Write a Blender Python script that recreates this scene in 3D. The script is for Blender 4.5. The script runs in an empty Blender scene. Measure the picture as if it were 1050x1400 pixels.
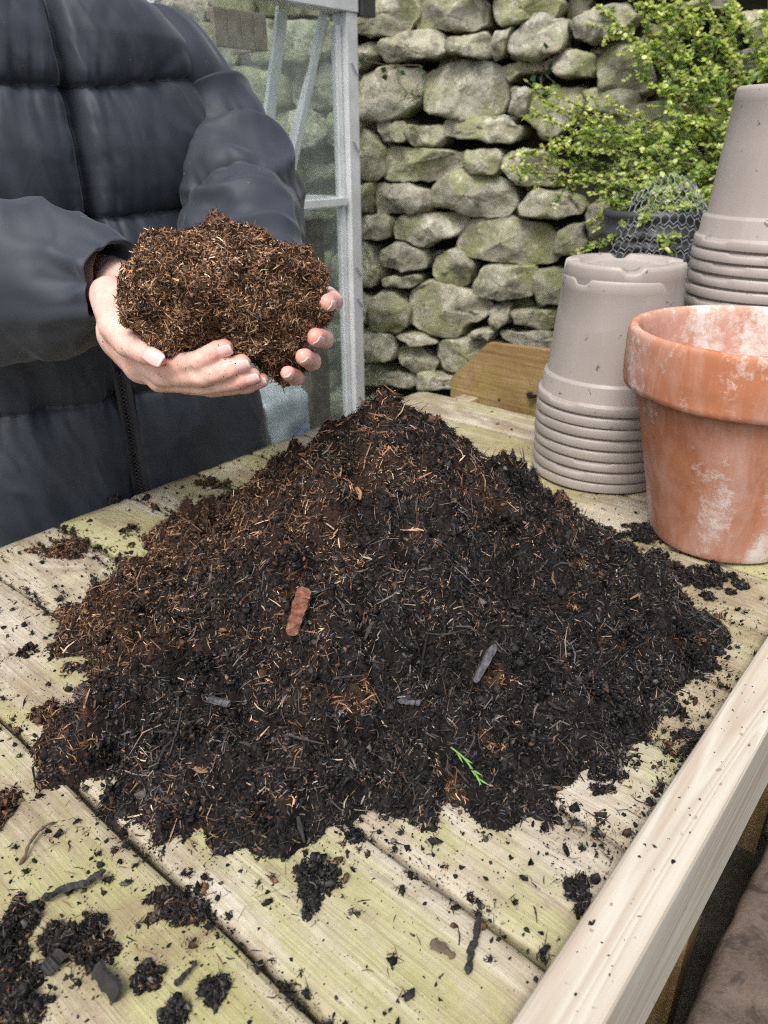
import bpy, bmesh, math, random
import numpy as np
from mathutils import Vector, Matrix

# ------------------------------------------------------------------ camera, world, sun, exposure
scene = bpy.context.scene
COL = scene.collection
R = math.radians
CAM = np.array([0.0, 0.0, 1.35])           # bench top is z = 0.85
PITCH, ROLL, FPX = R(26.0), R(-0.5), 1030.0
_x0 = np.array([1., 0, 0]); _u0 = np.array([0, math.sin(PITCH), math.cos(PITCH)])
C_F = np.array([0, math.cos(PITCH), -math.sin(PITCH)])
C_R = math.cos(ROLL) * _x0 + math.sin(ROLL) * _u0
C_U = -math.sin(ROLL) * _x0 + math.cos(ROLL) * _u0
cam_data = bpy.data.cameras.new('camera')
cam_data.sensor_fit = 'VERTICAL'; cam_data.sensor_height = 36.0
cam_data.lens = 36.0 * FPX / 1400.0
cam_data.clip_start = 0.02; cam_data.clip_end = 200
cam_data.dof.use_dof = True; cam_data.dof.focus_distance = 0.74; cam_data.dof.aperture_fstop = 8.0
cam = bpy.data.objects.new('camera', cam_data); COL.objects.link(cam)
cam.matrix_world = Matrix([[C_R[i], C_U[i], -C_F[i], CAM[i]] for i in range(3)] + [[0, 0, 0, 1]])
scene.camera = cam

SUN_EL, SUN_AZ = R(58), R(200)              # overcast: broad soft sun, high, from behind the camera's left
world = bpy.data.worlds.new('World'); scene.world = world; world.use_nodes = True
_nt = world.node_tree; _nt.nodes.clear()
_sky = _nt.nodes.new('ShaderNodeTexSky'); _sky.sky_type = 'NISHITA'; _sky.sun_disc = False
_sky.sun_elevation = SUN_EL; _sky.sun_rotation = SUN_AZ; _sky.air_density = 1.0; _sky.dust_density = 4.0
_hs = _nt.nodes.new('ShaderNodeHueSaturation'); _hs.inputs['Saturation'].default_value = 0.62
_bg = _nt.nodes.new('ShaderNodeBackground'); _bg.inputs['Strength'].default_value = 0.125
_out = _nt.nodes.new('ShaderNodeOutputWorld')
_nt.links.new(_sky.outputs[0], _hs.inputs['Color']); _nt.links.new(_hs.outputs[0], _bg.inputs['Color'])
_nt.links.new(_bg.outputs[0], _out.inputs[0])
sun_data = bpy.data.lights.new('sun', 'SUN'); sun_data.energy = 1.3; sun_data.angle = R(24)
sun_data.color = (1.0, 0.985, 0.96)
sun = bpy.data.objects.new('sun', sun_data); COL.objects.link(sun)
_sd = Vector((math.sin(SUN_AZ) * math.cos(SUN_EL), math.cos(SUN_AZ) * math.cos(SUN_EL), math.sin(SUN_EL)))
sun.rotation_euler = _sd.to_track_quat('Z', 'Y').to_euler(); sun.location = (0, 0, 6)
scene.view_settings.view_transform = 'Standard'; scene.view_settings.look = 'None'
scene.view_settings.gamma = 1.0; scene.view_settings.exposure = 0.95
scene.cycles.max_bounces = 8; scene.cycles.transparent_max_bounces = 12
scene.cycles.use_denoising = False; scene.cycles.filter_width = 1.15; scene.cycles.sample_clamp_indirect = 3.0

# ------------------------------------------------------------------ frames and helpers
PHI = R(49.5)
LX = np.array([math.cos(PHI), math.sin(PHI), 0.0])      # along the bench
NX = np.array([-math.sin(PHI), math.cos(PHI), 0.0])     # across the bench, away from the rail
ZX = np.array([0, 0, 1.0])
TOP = 0.85
rng = np.random.default_rng(7)
random.seed(7)

def ln(l, n, z): return LX * l + NX * n + ZX * z
def pt(x, y, d):
    """world point seen at photo point x,y at d metres along the lens axis (used to survey positions)"""
    u, v = (x - 525) / FPX, (700 - y) / FPX
    return CAM + (C_R * u + C_U * v + C_F) * d
def on_top(x, y, z=TOP):
    u, v = (x - 525) / FPX, (700 - y) / FPX
    d = C_R * u + C_U * v + C_F
    return CAM + d * ((z - CAM[2]) / d[2])

def _hash(ix, iy, iz, seed):
    h = (ix * 374761393 + iy * 668265263 + iz * 2147483647 + seed * 974634777) & 0xFFFFFFFF
    h = ((h ^ (h >> 13)) * 1274126177) & 0xFFFFFFFF
    h = (h ^ (h >> 16)) & 0xFFFFFFFF
    return h.astype(np.float64) / 2147483647.5 - 1.0
def vnoise(p, seed=0):
    p = np.asarray(p, float); i = np.floor(p).astype(np.int64); f = p - i
    f = f * f * f * (f * (f * 6 - 15) + 10)
    x, y, z = i[..., 0], i[..., 1], i[..., 2]; fx, fy, fz = f[..., 0], f[..., 1], f[..., 2]
    def c(a, b, d): return _hash(x + a, y + b, z + d, seed)
    x00 = c(0, 0, 0) * (1 - fx) + c(1, 0, 0) * fx; x10 = c(0, 1, 0) * (1 - fx) + c(1, 1, 0) * fx
    x01 = c(0, 0, 1) * (1 - fx) + c(1, 0, 1) * fx; x11 = c(0, 1, 1) * (1 - fx) + c(1, 1, 1) * fx
    return (x00 * (1 - fy) + x10 * fy) * (1 - fz) + (x01 * (1 - fy) + x11 * fy) * fz
def fbm(p, octv=4, seed=0, gain=0.5):
    p = np.asarray(p, float); s = 0; a = 1.0
    for k in range(octv):
        s = s + a * vnoise(p * (2.03 ** k), seed + k * 17); a *= gain
    return s

def link(o, parent=None, kind=None, label=None, cat=None, group=None):
    COL.objects.link(o)
    if parent is not None: o.parent = parent
    if kind: o['kind'] = kind
    if label: o['label'] = label
    if cat: o['category'] = cat
    if group: o['group'] = group
    return o
def smooth(me, on=True):
    me.polygons.foreach_set('use_smooth', np.full(len(me.polygons), on)); return me
def np_mesh(name, V, F, mat=None, col=None, sm=False, extra=None):
    """F: (n,k) faces of one size"""
    V = np.asarray(V, np.float32); F = np.asarray(F, np.int32); k = F.shape[1]
    me = bpy.data.meshes.new(name)
    me.vertices.add(len(V)); me.vertices.foreach_set('co', V.ravel())
    me.loops.add(F.size); me.loops.foreach_set('vertex_index', F.ravel())
    me.polygons.add(len(F)); me.polygons.foreach_set('loop_start', np.arange(0, F.size, k, dtype=np.int32))
    me.update(calc_edges=True); me.validate(verbose=False)
    if sm: smooth(me)
    if col is not None:
        a = me.color_attributes.new('Col', 'FLOAT_COLOR', 'POINT')
        c = np.ones((len(V), 4), np.float32); c[:, :3] = col; a.data.foreach_set('color', c.ravel())
    if mat: me.materials.append(mat)
    return me
def py_mesh(name, V, F, mat=None, sm=False):
    me = bpy.data.meshes.new(name); me.from_pydata([tuple(map(float, v)) for v in V], [], F); me.update()
    if sm: smooth(me)
    if mat: me.materials.append(mat)
    return me
def obj(name, me, parent=None, loc=None, **kw):
    o = bpy.data.objects.new(name, me)
    if loc is not None: o.location = loc
    return link(o, parent, **kw)
def empty(name, loc, **kw):
    o = bpy.data.objects.new(name, None); o.empty_display_size = 0.05; o.location = loc
    return link(o, **kw)
def child(name, me, parent, **kw):
    """world-space mesh put under a thing whose origin is not the world's"""
    o = bpy.data.objects.new(name, me); link(o, parent, **kw)
    o.location = -Vector(parent.location) if parent.parent is None else (0, 0, 0)
    return o
def quad_tris(F): F = np.asarray(F); return np.concatenate([F[:, [0, 1, 2]], F[:, [0, 2, 3]]])

def bevel_box(name, sx, sy, sz, b=0.003, mat=None, seg=2, cuts=0):
    bm = bmesh.new(); bmesh.ops.create_cube(bm, size=1)
    bmesh.ops.scale(bm, vec=(sx, sy, sz), verts=bm.verts)
    if b > 0: bmesh.ops.bevel(bm, geom=list(bm.edges), offset=b, segments=seg, affect='EDGES', profile=0.6)
    me = bpy.data.meshes.new(name); bm.to_mesh(me); bm.free()
    if mat: me.materials.append(mat)
    return me
def lathe(name, prof, seg=96, mat=None, closed=False, fn=None):
    prof = np.array(prof, float); m = len(prof); a = np.linspace(0, 2 * np.pi, seg, endpoint=False)
    V = np.zeros((m, seg, 3)); V[..., 0] = prof[:, 0:1] * np.cos(a); V[..., 1] = prof[:, 0:1] * np.sin(a); V[..., 2] = prof[:, 1:2]
    if fn is not None: V = fn(V, a)
    i = np.arange(m - 1)[:, None] * seg; j = np.arange(seg)[None]; j2 = (j + 1) % seg
    F = np.stack([i + j, i + j2, i + seg + j2, i + seg + j], -1).reshape(-1, 4)
    return np_mesh(name, V.reshape(-1, 3), F, mat, sm=True)
def tube(path, rad, seg=8, caps=True):
    """verts, quads of a swept tube"""
    P = np.asarray(path, float); n = len(P); rad = np.broadcast_to(rad, (n,)).astype(float)
    T = np.gradient(P, axis=0); T /= np.linalg.norm(T, axis=1)[:, None] + 1e-12
    ref = np.array([0, 0, 1.0]) if abs(T[0, 2]) < 0.9 else np.array([1.0, 0, 0])
    A = np.zeros_like(P); a = np.cross(T[0], ref); a /= np.linalg.norm(a)
    for k in range(n):
        a = a - (a @ T[k]) * T[k]; a /= np.linalg.norm(a); A[k] = a
    B = np.cross(T, A); th = np.linspace(0, 2 * np.pi, seg, endpoint=False)
    V = P[:, None] + rad[:, None, None] * (A[:, None] * np.cos(th)[None, :, None] + B[:, None] * np.sin(th)[None, :, None])
    i = np.arange(n - 1)[:, None] * seg; j = np.arange(seg)[None]; j2 = (j + 1) % seg
    F = np.stack([i + j, i + j2, i + seg + j2, i + seg + j], -1).reshape(-1, 4)
    return V.reshape(-1, 3), F
def merge(parts):
    Vs, Fs, o = [], [], 0
    for V, F in parts: Vs.append(V); Fs.append(np.asarray(F) + o); o += len(V)
    return np.concatenate(Vs), np.concatenate(Fs)
def catmull(P, n):
    P = np.asarray(P, float); Q = np.vstack([2 * P[0] - P[1], P, 2 * P[-1] - P[-2]]); out = []
    t = np.linspace(0, len(P) - 1 - 1e-9, n)
    for s in t:
        i = int(s); f = s - i; a, b, c, d = Q[i:i + 4]
        out.append(.5 * ((2 * b) + (c - a) * f + (2 * a - 5 * b + 4 * c - d) * f * f + (-a + 3 * b - 3 * c + d) * f ** 3))
    return np.array(out)

def surface_nets(vol, origin, h):
    s = vol < 0; nx, ny, nz = vol.shape
    cnt = sum(s[a:nx - 1 + a, b:ny - 1 + b, c:nz - 1 + c].astype(np.int8) for a in (0, 1) for b in (0, 1) for c in (0, 1))
    act = (cnt > 0) & (cnt < 8); ijk = np.argwhere(act)
    idx = -np.ones(act.shape, np.int64); idx[act] = np.arange(len(ijk))
    co = [(a, b, c) for a in (0, 1) for b in (0, 1) for c in (0, 1)]
    val = np.stack([vol[ijk[:, 0] + a, ijk[:, 1] + b, ijk[:, 2] + c] for a, b, c in co], 1)
    acc = np.zeros((len(ijk), 3)); num = np.zeros(len(ijk))
    for p in range(8):
        for q in range(p + 1, 8):
            if sum(abs(np.array(co[p]) - co[q])) != 1: continue
            va, vb = val[:, p], val[:, q]; m = (va < 0) != (vb < 0)
            t = np.where(m, va / np.where(m, va - vb, 1), 0)
            acc += np.where(m[:, None], np.array(co[p]) + t[:, None] * (np.array(co[q]) - np.array(co[p])), 0); num += m
    V = origin + h * (ijk + acc / num[:, None]); F = []
    for ax in range(3):
        b, c = (ax + 1) % 3, (ax + 2) % 3
        sl0 = [slice(None)] * 3; sl1 = [slice(None)] * 3; sl0[ax] = slice(0, -1); sl1[ax] = slice(1, None)
        ch = s[tuple(sl0)] != s[tuple(sl1)]
        e = np.argwhere(ch); e = e[(e[:, b] > 0) & (e[:, c] > 0)]
        e = e[(e[:, b] < vol.shape[b] - 1) & (e[:, c] < vol.shape[c] - 1)]
        def at(db, dc):
            g = e.copy(); g[:, b] += db; g[:, c] += dc; return idx[g[:, 0], g[:, 1], g[:, 2]]
        q = np.stack([at(-1, -1), at(0, -1), at(0, 0), at(-1, 0)], 1)
        fl = s[e[:, 0], e[:, 1], e[:, 2]]; q[~fl] = q[~fl][:, ::-1]
        F.append(q)
    F = np.concatenate(F); F = F[(F >= 0).all(1)]
    return V, F
def smin(a, b, k):
    h = np.clip(.5 + .5 * (b - a) / k, 0, 1); return b * (1 - h) + a * h - k * h * (1 - h)
def sd_cone(p, a, b, ra, rb):
    ba = b - a; t = np.clip(((p - a) @ ba) / (ba @ ba), 0, 1)
    return np.linalg.norm(p - a - t[..., None] * ba, axis=-1) - (ra + (rb - ra) * t)
def grid(lo, hi, h):
    ax = [np.arange(lo[k], hi[k] + h, h) for k in range(3)]
    return np.stack(np.meshgrid(*ax, indexing='ij'), -1)
def vnormals(V, F):
    F = np.asarray(F); n = np.cross(V[F[:, 1]] - V[F[:, 0]], V[F[:, 2]] - V[F[:, 0]]); N = np.zeros_like(V)
    for k in range(F.shape[1]): np.add.at(N, F[:, k], n)
    return N / (np.linalg.norm(N, axis=1)[:, None] + 1e-12)
def relax(V, F, it=3, lam=.5):
    e = np.concatenate([F[:, [k, (k + 1) % F.shape[1]]] for k in range(F.shape[1])]); e = np.concatenate([e, e[:, ::-1]])
    for _ in range(it):
        S = np.zeros_like(V); c = np.zeros(len(V)); np.add.at(S, e[:, 0], V[e[:, 1]]); np.add.at(c, e[:, 0], 1)
        V = V + lam * (S / np.maximum(c, 1)[:, None] - V)
    return V

# ------------------------------------------------------------------ materials
class NT:
    def __init__(s, name):
        s.m = bpy.data.materials.new(name); s.m.use_nodes = True; s.t = s.m.node_tree; s.t.nodes.clear()
        s.out = s.n('OutputMaterial'); s.b = s.n('BsdfPrincipled'); s.l(s.b.outputs[0], s.out.inputs[0])
    def n(s, t, **kw):
        x = s.t.nodes.new('ShaderNode' + t)
        for k, v in kw.items(): setattr(x, k, v)
        return x
    def l(s, a, b): s.t.links.new(a, b)
    def val(s, sock, v):
        if hasattr(v, 'links') or isinstance(v, bpy.types.NodeSocket): s.l(v, sock)
        else: sock.default_value = v
    def coord(s, scale=(1, 1, 1), kind='Object', rnd=0.0):
        c = s.n('TexCoord').outputs[kind]
        if rnd:
            oi = s.n('ObjectInfo'); mul = s.n('VectorMath', operation='MULTIPLY_ADD')
            cx = s.n('CombineXYZ'); s.l(oi.outputs['Random'], cx.inputs[0]); s.l(oi.outputs['Random'], cx.inputs[1]); s.l(oi.outputs['Random'], cx.inputs[2])
            s.l(cx.outputs[0], mul.inputs[0]); mul.inputs[1].default_value = (rnd, rnd * .7, rnd * 1.3); s.l(c, mul.inputs[2]); c = mul.outputs[0]
        mp = s.n('Mapping'); mp.inputs['Scale'].default_value = scale; s.l(c, mp.inputs[0]); return mp.outputs[0]
    def noise(s, vec, scale, detail=4, rough=.55, dist=0):
        x = s.n('TexNoise'); s.l(vec, x.inputs['Vector']); x.inputs['Scale'].default_value = scale
        x.inputs['Detail'].default_value = detail; x.inputs['Roughness'].default_value = rough; x.inputs['Distortion'].default_value = dist
        return x.outputs['Fac']
    def ramp(s, fac, stops, interp='LINEAR'):
        x = s.n('ValToRGB'); x.color_ramp.interpolation = interp; e = x.color_ramp.elements
        while len(e) < len(stops): e.new(0.5)
        for i, (p, c) in enumerate(stops):
            e[i].position = p; e[i].color = (c, c, c, 1) if isinstance(c, (int, float)) else (*c, 1)
        s.l(fac, x.inputs[0]); return x.outputs[0]
    def mix(s, f, a, b, mode='MIX'):
        x = s.n('Mix', data_type='RGBA', blend_type=mode); s.val(x.inputs[0], f)
        for sk, v in ((x.inputs[6], a), (x.inputs[7], b)):
            if isinstance(v, tuple): sk.default_value = (*v, 1)
            else: s.l(v, sk)
        return x.outputs[2]
    def math(s, op, a, b=0.0):
        x = s.n('Math', operation=op); s.val(x.inputs[0], a); s.val(x.inputs[1], b); return x.outputs[0]
    def bump(s, h, strength=.3, dist=.01, prev=None):
        x = s.n('Bump'); x.inputs['Strength'].default_value = strength; x.inputs['Distance'].default_value = dist
        s.l(h, x.inputs['Height'])
        if prev is not None: s.l(prev, x.inputs['Normal'])
        return x.outputs[0]
    def done(s, col=None, rough=.6, nor=None, spec=.5, **kw):
        if col is not None:
            if isinstance(col, tuple): s.b.inputs['Base Color'].default_value = (*col, 1)
            else: s.l(col, s.b.inputs['Base Color'])
        s.val(s.b.inputs['Roughness'], rough); s.b.inputs['Specular IOR Level'].default_value = spec
        if nor is not None: s.l(nor, s.b.inputs['Normal'])
        for k, v in kw.items(): s.val(s.b.inputs[k.replace('_', ' ')], v)
        return s.m

def mat_plain(name, c, rough=.6, var=.15, scale=20, bump=.1, metallic=0.0, spec=.5):
    t = NT(name); v = t.coord(); f = t.noise(v, scale, 5)
    a = tuple(x * (1 - var) for x in c); b = tuple(min(1, x * (1 + var)) for x in c)
    return t.done(t.ramp(f, [(.3, a), (.7, b)]), rough, t.bump(f, bump, .004), spec, Metallic=metallic)

def mat_old_wood(name='weathered_treated_wood', tint=None):
    t = NT(name); v = t.coord((1, 1, 1), rnd=9.0)
    g = t.coord((1.6, 42, 42), rnd=9.0); grain = t.noise(g, 2.2, 6, .62, .4)
    fine = t.noise(t.coord((4, 180, 60), rnd=5.0), 2.0, 4, .7)
    rand = t.n('ObjectInfo').outputs['Random']
    base = t.ramp(grain, [(.22, (.19, .145, .09)), (.42, (.34, .285, .185)), (.58, (.43, .375, .26)), (.8, (.54, .49, .375))])
    pale = t.ramp(fine, [(.28, (.33, .285, .225)), (.5, (.50, .45, .365)), (.7, (.61, .56, .475))])
    bl = t.ramp(t.noise(v, 4.5, 5, .6, .6), [(.42, 0.0), (.62, 1.0)])
    c = t.mix(t.math('MULTIPLY', bl, .75), base, pale)
    gr = t.ramp(t.noise(t.coord((.8, 1.5, 1), rnd=13.0), 4.0, 8, .7, .5), [(.46, 0.0), (.57, 1.0)])
    c = t.mix(t.math('MULTIPLY', gr, .56), c, t.mix(fine, (.20, .195, .05), (.39, .385, .115)))
    st = t.ramp(t.noise(t.coord((1.0, 2.2, 1), rnd=21.0), 6.5, 7, .68, 1.0), [(.48, 0.0), (.64, 1.0)])
    c = t.mix(t.math('MULTIPLY', st, .68), c, (.21, .145, .095))
    saw = t.ramp(t.noise(t.coord((70, 16, 20), rnd=3.0), 1.0, 3, .6, 1.6), [(.40, .93), (.6, 1.0)])
    c = t.mix(1.0, c, saw, 'MULTIPLY')
    sp = t.ramp(t.noise(v, 140, 3, .7), [(.66, 0.0), (.74, 1.0)])
    c = t.mix(t.math('MULTIPLY', sp, .7), c, (.05, .035, .025))
    if tint: c = t.mix(1.0, c, tint, 'MULTIPLY')
    n1 = t.bump(grain, .5, .004); n2 = t.bump(fine, .55, .0018, n1)
    return t.done(c, .72, n2, .3)
def mat_new_pine():
    t = NT('new_pine'); v = t.coord((1, 1, 1))
    g1 = t.noise(t.coord((1.3, 26, 13)), 1.0, 1.0, .35, .15)
    w = t.ramp(g1, [(.30, 0.0), (.36, .5), (.375, 0.0), (.43, .55), (.445, .05), (.50, .7), (.515, .05), (.565, .8), (.60, .35), (.615, .0), (.66, .6), (.69, 1.0), (.71, .1)])
    c = t.mix(w, (.50, .465, .39), (.25, .155, .09))
    c = t.mix(.22, c, t.ramp(t.noise(t.coord((.5, 6, 6)), 1.4, 3), [(.35, (.46, .40, .30)), (.65, (.60, .56, .475))]))
    f = t.noise(t.coord((4, 160, 120)), 2, 3, .6); c = t.mix(.25, c, t.ramp(f, [(.3, (.45, .39, .29)), (.7, (.64, .595, .49))]))
    sp = t.ramp(t.noise(v, 75, 2, .6), [(.70, 0.0), (.76, 1.0)]); c = t.mix(t.math('MULTIPLY', sp, .6), c, (.16, .11, .07))
    gn = t.ramp(t.noise(v, 4, 3), [(.5, 0.0), (.75, .22)]); c = t.mix(gn, c, (.50, .52, .26))
    return t.done(c, .55, t.bump(f, .25, .001, t.bump(w, .25, .0015)), .4)
def mat_stone():
    t = NT('lichened_gritstone'); v = t.coord(rnd=30.0); rand = t.n('ObjectInfo').outputs['Random']
    base = t.ramp(rand, [(0, (.24, .22, .16)), (.3, (.33, .305, .225)), (.55, (.26, .235, .20)), (.8, (.37, .34, .24)), (1, (.28, .24, .205))])
    big = t.noise(v, 9, 6, .65, .3); c = t.mix(t.ramp(big, [(.3, .0), (.7, .75)]), base, (.43, .415, .32))
    dk = t.ramp(t.noise(v, 24, 6, .72), [(.38, 1.0), (.52, 0.0)]); c = t.mix(t.math('MULTIPLY', dk, .65), c, (.085, .075, .055))
    ms = t.ramp(t.noise(v, 7, 5, .6, .5), [(.45, 0.0), (.62, .75)]); c = t.mix(ms, c, (.235, .25, .10))
    lc = t.ramp(t.noise(v, 26, 5, .65, .4), [(.56, 0.0), (.63, 1.0)]); c = t.mix(t.math('MULTIPLY', lc, .7), c, (.52, .51, .41))
    n1 = t.bump(big, .6, .02); n2 = t.bump(t.noise(v, 60, 6, .7), .7, .006, n1)
    return t.done(c, .92, n2, .2)
def mat_terracotta():
    t = NT('terracotta'); v = t.coord()
    c = t.ramp(t.noise(v, 9, 5, .55), [(.3, (.34, .125, .065)), (.55, (.43, .165, .08)), (.75, (.33, .14, .09))])
    pk = t.ramp(t.noise(t.coord((1, 1, .5)), 8, 5, .6, .8), [(.40, 0.0), (.62, .8)]); c = t.mix(pk, c, (.57, .36, .29))
    a = t.noise(t.coord((1.2, 1.2, .7)), 7.5, 3, .5, .4); b = t.noise(v, 95, 5, .75)
    w = t.ramp(t.math('ADD', t.math('MULTIPLY', a, .72), t.math('MULTIPLY', b, .36)), [(.55, 0.0), (.65, 1.0)])
    c = t.mix(t.math('MULTIPLY', w, .78), c, (.70, .66, .60))
    streak = t.ramp(t.noise(t.coord((60, 60, 6)), 1.2, 4, .6), [(.5, 0.0), (.75, .35)]); c = t.mix(streak, c, (.60, .40, .33))
    sp = t.ramp(t.noise(v, 120, 2), [(.73, 0.0), (.78, 1.0)]); c = t.mix(t.math('MULTIPLY', sp, .6), c, (.08, .05, .04))
    return t.done(c, .82, t.bump(b, .25, .0015, t.bump(w, .25, .001)), .3)
def mat_pot():
    t = NT('taupe_pot_plastic'); v = t.coord(rnd=4.0)
    c = t.ramp(t.noise(v, 5, 3), [(.3, (.315, .275, .245)), (.7, (.375, .33, .295))])
    st = t.ramp(t.noise(t.coord((30, 30, 2), rnd=6.0), 1.0, 4, .6), [(.5, 0.0), (.8, .3)]); c = t.mix(st, c, (.46, .42, .385))
    sc = t.ramp(t.noise(v, 95, 3, .55), [(.69, 0.0), (.72, 1.0)]); c = t.mix(t.math('MULTIPLY', sc, .75), c, (.06, .045, .035))
    return t.done(c, t.ramp(t.noise(v, 14, 4), [(.3, .36), (.7, .55)]), t.bump(t.noise(v, 200, 2), .06, .0005), .45)
def mat_compost():
    t = NT('peat_fibre'); a = t.n('Attribute', attribute_name='Col')
    n = t.noise(t.coord(), 260, 3); c = t.mix(1.0, a.outputs['Color'], t.ramp(n, [(.3, .7), (.7, 1.25)]), 'MULTIPLY')
    return t.done(c, .7, None, .18)
def mat_nylon():
    t = NT('black_quilted_nylon'); v = t.coord()
    f = t.noise(v, 9, 4); w = t.noise(t.coord((1, 1, .45)), 26, 5, .55, .9)
    c = t.ramp(f, [(.3, (.021, .0255, .035)), (.7, (.028, .0335, .045))])
    lint = t.ramp(t.noise(v, 150, 1), [(.80, 0.0), (.82, 1.0)]); c = t.mix(t.math('MULTIPLY', lint, .5), c, (.3, .3, .32))
    return t.done(c, .62, t.bump(t.noise(v, 700, 2), .08, .0004, t.bump(w, .26, .004)), .4, Sheen_Weight=.15, Sheen_Roughness=.4)
def mat_skin():
    t = NT('skin'); v = t.coord(); a = t.n('Attribute', attribute_name='Col')
    n = t.noise(v, 38, 5, .65); c = t.mix(1.0, a.outputs['Color'], t.ramp(n, [(.32, (.92, .80, .78)), (.66, (1.06, 1.08, 1.08))]), 'MULTIPLY')
    so = t.ramp(t.noise(v, 170, 4, .7), [(.64, 0.0), (.72, .45)]); c = t.mix(so, c, (.20, .12, .085))
    fine = t.noise(v, 420, 3, .6)
    return t.done(c, .45, t.bump(fine, .18, .0008, t.bump(t.noise(t.coord((1, 1, 1)), 130, 3), .12, .001)), .4,
                  Subsurface_Weight=.12, Subsurface_Radius=(.006, .0022, .0012), Subsurface_Scale=1.0)
def mat_leaf():
    t = NT('shrub_leaf'); a = t.n('Attribute', attribute_name='Col')
    t.done(a.outputs['Color'], .42, None, .4)
    tr = t.n('BsdfTranslucent'); t.l(t.mix(1.0, a.outputs['Color'], (1.0, 1.1, .5), 'MULTIPLY'), tr.inputs[0])
    ms = t.n('MixShader'); ms.inputs[0].default_value = .45; t.l(t.b.outputs[0], ms.inputs[1]); t.l(tr.outputs[0], ms.inputs[2]); t.l(ms.outputs[0], t.out.inputs[0])
    return t.m
def mat_glass():
    t = NT('dusty_glass'); v = t.coord()
    tp = t.n('BsdfTransparent'); tp.inputs[0].default_value = (.95, .975, .965, 1)
    gl = t.n('BsdfGlossy'); gl.inputs['Roughness'].default_value = .03
    df = t.n('BsdfDiffuse'); df.inputs[0].default_value = (.72, .76, .72, 1)
    lw = t.n('LayerWeight'); lw.inputs[0].default_value = .5; frs = t.math('ADD', t.math('MULTIPLY', t.math('POWER', lw.outputs['Facing'], 4.0), .5), .03)
    dirt = t.ramp(t.noise(t.coord((1, 1, .6)), 6, 6, .65, .5), [(.3, .015), (.75, .085)])
    m1 = t.n('MixShader'); t.l(dirt, m1.inputs[0]); t.l(tp.outputs[0], m1.inputs[1]); t.l(df.outputs[0], m1.inputs[2])
    m2 = t.n('MixShader'); t.l(frs, m2.inputs[0]); t.l(m1.outputs[0], m2.inputs[1]); t.l(gl.outputs[0], m2.inputs[2]); t.l(m2.outputs[0], t.out.inputs[0])
    return t.m
def mat_slab():
    t = NT('dirty_brown_stone'); v = t.coord()
    c = t.ramp(t.noise(v, 14, 6, .65), [(.3, (.075, .054, .042)), (.55, (.135, .10, .078)), (.75, (.19, .15, .12))])
    d = t.ramp(t.noise(v, 21, 6, .7, .6), [(.5, 0.0), (.62, 1.0)]); c = t.mix(t.math('MULTIPLY', d, .75), c, (.035, .026, .022))
    return t.done(c, .85, t.bump(t.noise(v, 40, 6, .7), .5, .008), .3)
def mat_ground():
    t = NT('earthy_paving'); v = t.coord()
    c = t.ramp(t.noise(v, 6, 8, .7), [(.3, (.05, .042, .03)), (.6, (.13, .115, .09)), (.8, (.10, .115, .05))])
    return t.done(c, .9, t.bump(t.noise(v, 30, 6, .7), .6, .02), .2)

M = dict(wood=mat_old_wood(), brownwood=mat_old_wood('brown_treated_board', (.80, .62, .42)), pine=mat_new_pine(), stone=mat_stone(), terra=mat_terracotta(), pot=mat_pot(), peat=mat_compost(),
         nylon=mat_nylon(), skin=mat_skin(), leaf=mat_leaf(), glass=mat_glass(), slab=mat_slab(), ground=mat_ground(),
         alu=mat_plain('dull_aluminium', (.63, .64, .64), .45, .15, 12, .1, .25), core=mat_plain('wall_core_earth', (.035, .032, .024), .95, .4, 14, .5),
         dark=mat_plain('black_plastic', (.035, .036, .036), .5, .3, 9, .1), wire=mat_plain('galvanised_wire', (.36, .37, .385), .55, .2, 40, .1, .3),
         greyplastic=mat_plain('cloudy_grey_plastic', (.30, .31, .32), .45, .2, 6, .1), film=mat_plain('white_polythene', (.42, .46, .50), .3, .25, 14, .3),
         shedwood=mat_plain('dark_shed_wood', (.085, .07, .055), .85, .4, 30, .4), boxwood=mat_plain('faded_box_wood', (.23, .19, .15), .85, .3, 35, .4),
         bark=mat_plain('shrub_bark', (.10, .07, .045), .85, .3, 50, .4), chip=mat_plain('red_bark_chip', (.17, .062, .032), .7, .65, 190, .9),
         stick=mat_plain('grey_stick', (.065, .065, .07), .6, .6, 150, .9), blacks=mat_plain('black_stick', (.018, .015, .014), .7, .4, 120, .5),
         green=mat_plain('green_sprig', (.16, .30, .07), .5, .2, 60, .1), nail=mat_plain('nail', (.70, .43, .39), .2, .06, 30, .02), nailtip=mat_plain('nail_tip', (.70, .60, .53), .3, .05, 30, .02),
         jean=mat_plain('dark_denim', (.02, .023, .032), .85, .3, 120, .2), hair=mat_plain('brown_hair', (.06, .035, .02), .55, .4, 90, .5), boot=mat_plain('black_boot', (.02, .02, .02), .5, .3, 20, .2),
         zip=mat_plain('zip_teeth', (.03, .03, .033), .35, .2, 50, .1), blue=mat_plain('blue_print', (.08, .11, .30), .5, .1, 10, .05))

# ------------------------------------------------------------------ the setting: ground, dry stone wall
def build_ground():
    n = 60; xs = np.concatenate([np.linspace(-40, -3, 8), np.linspace(-2.9, 2.9, n), np.linspace(3, 40, 8)])
    X, Y = np.meshgrid(xs, xs + 1.0, indexing='ij'); P = np.stack([X, Y, 0 * X], -1)
    P[..., 2] = .012 * fbm(P * 3.0, 3, 3)
    m = len(xs); i = np.arange(m - 1)[:, None] * m + np.arange(m - 1)[None]
    F = np.stack([i, i + m, i + m + 1, i + 1], -1).reshape(-1, 4)
    obj('ground', np_mesh('ground', P.reshape(-1, 3), F, M['ground'], sm=True), kind='structure')
build_ground()

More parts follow.
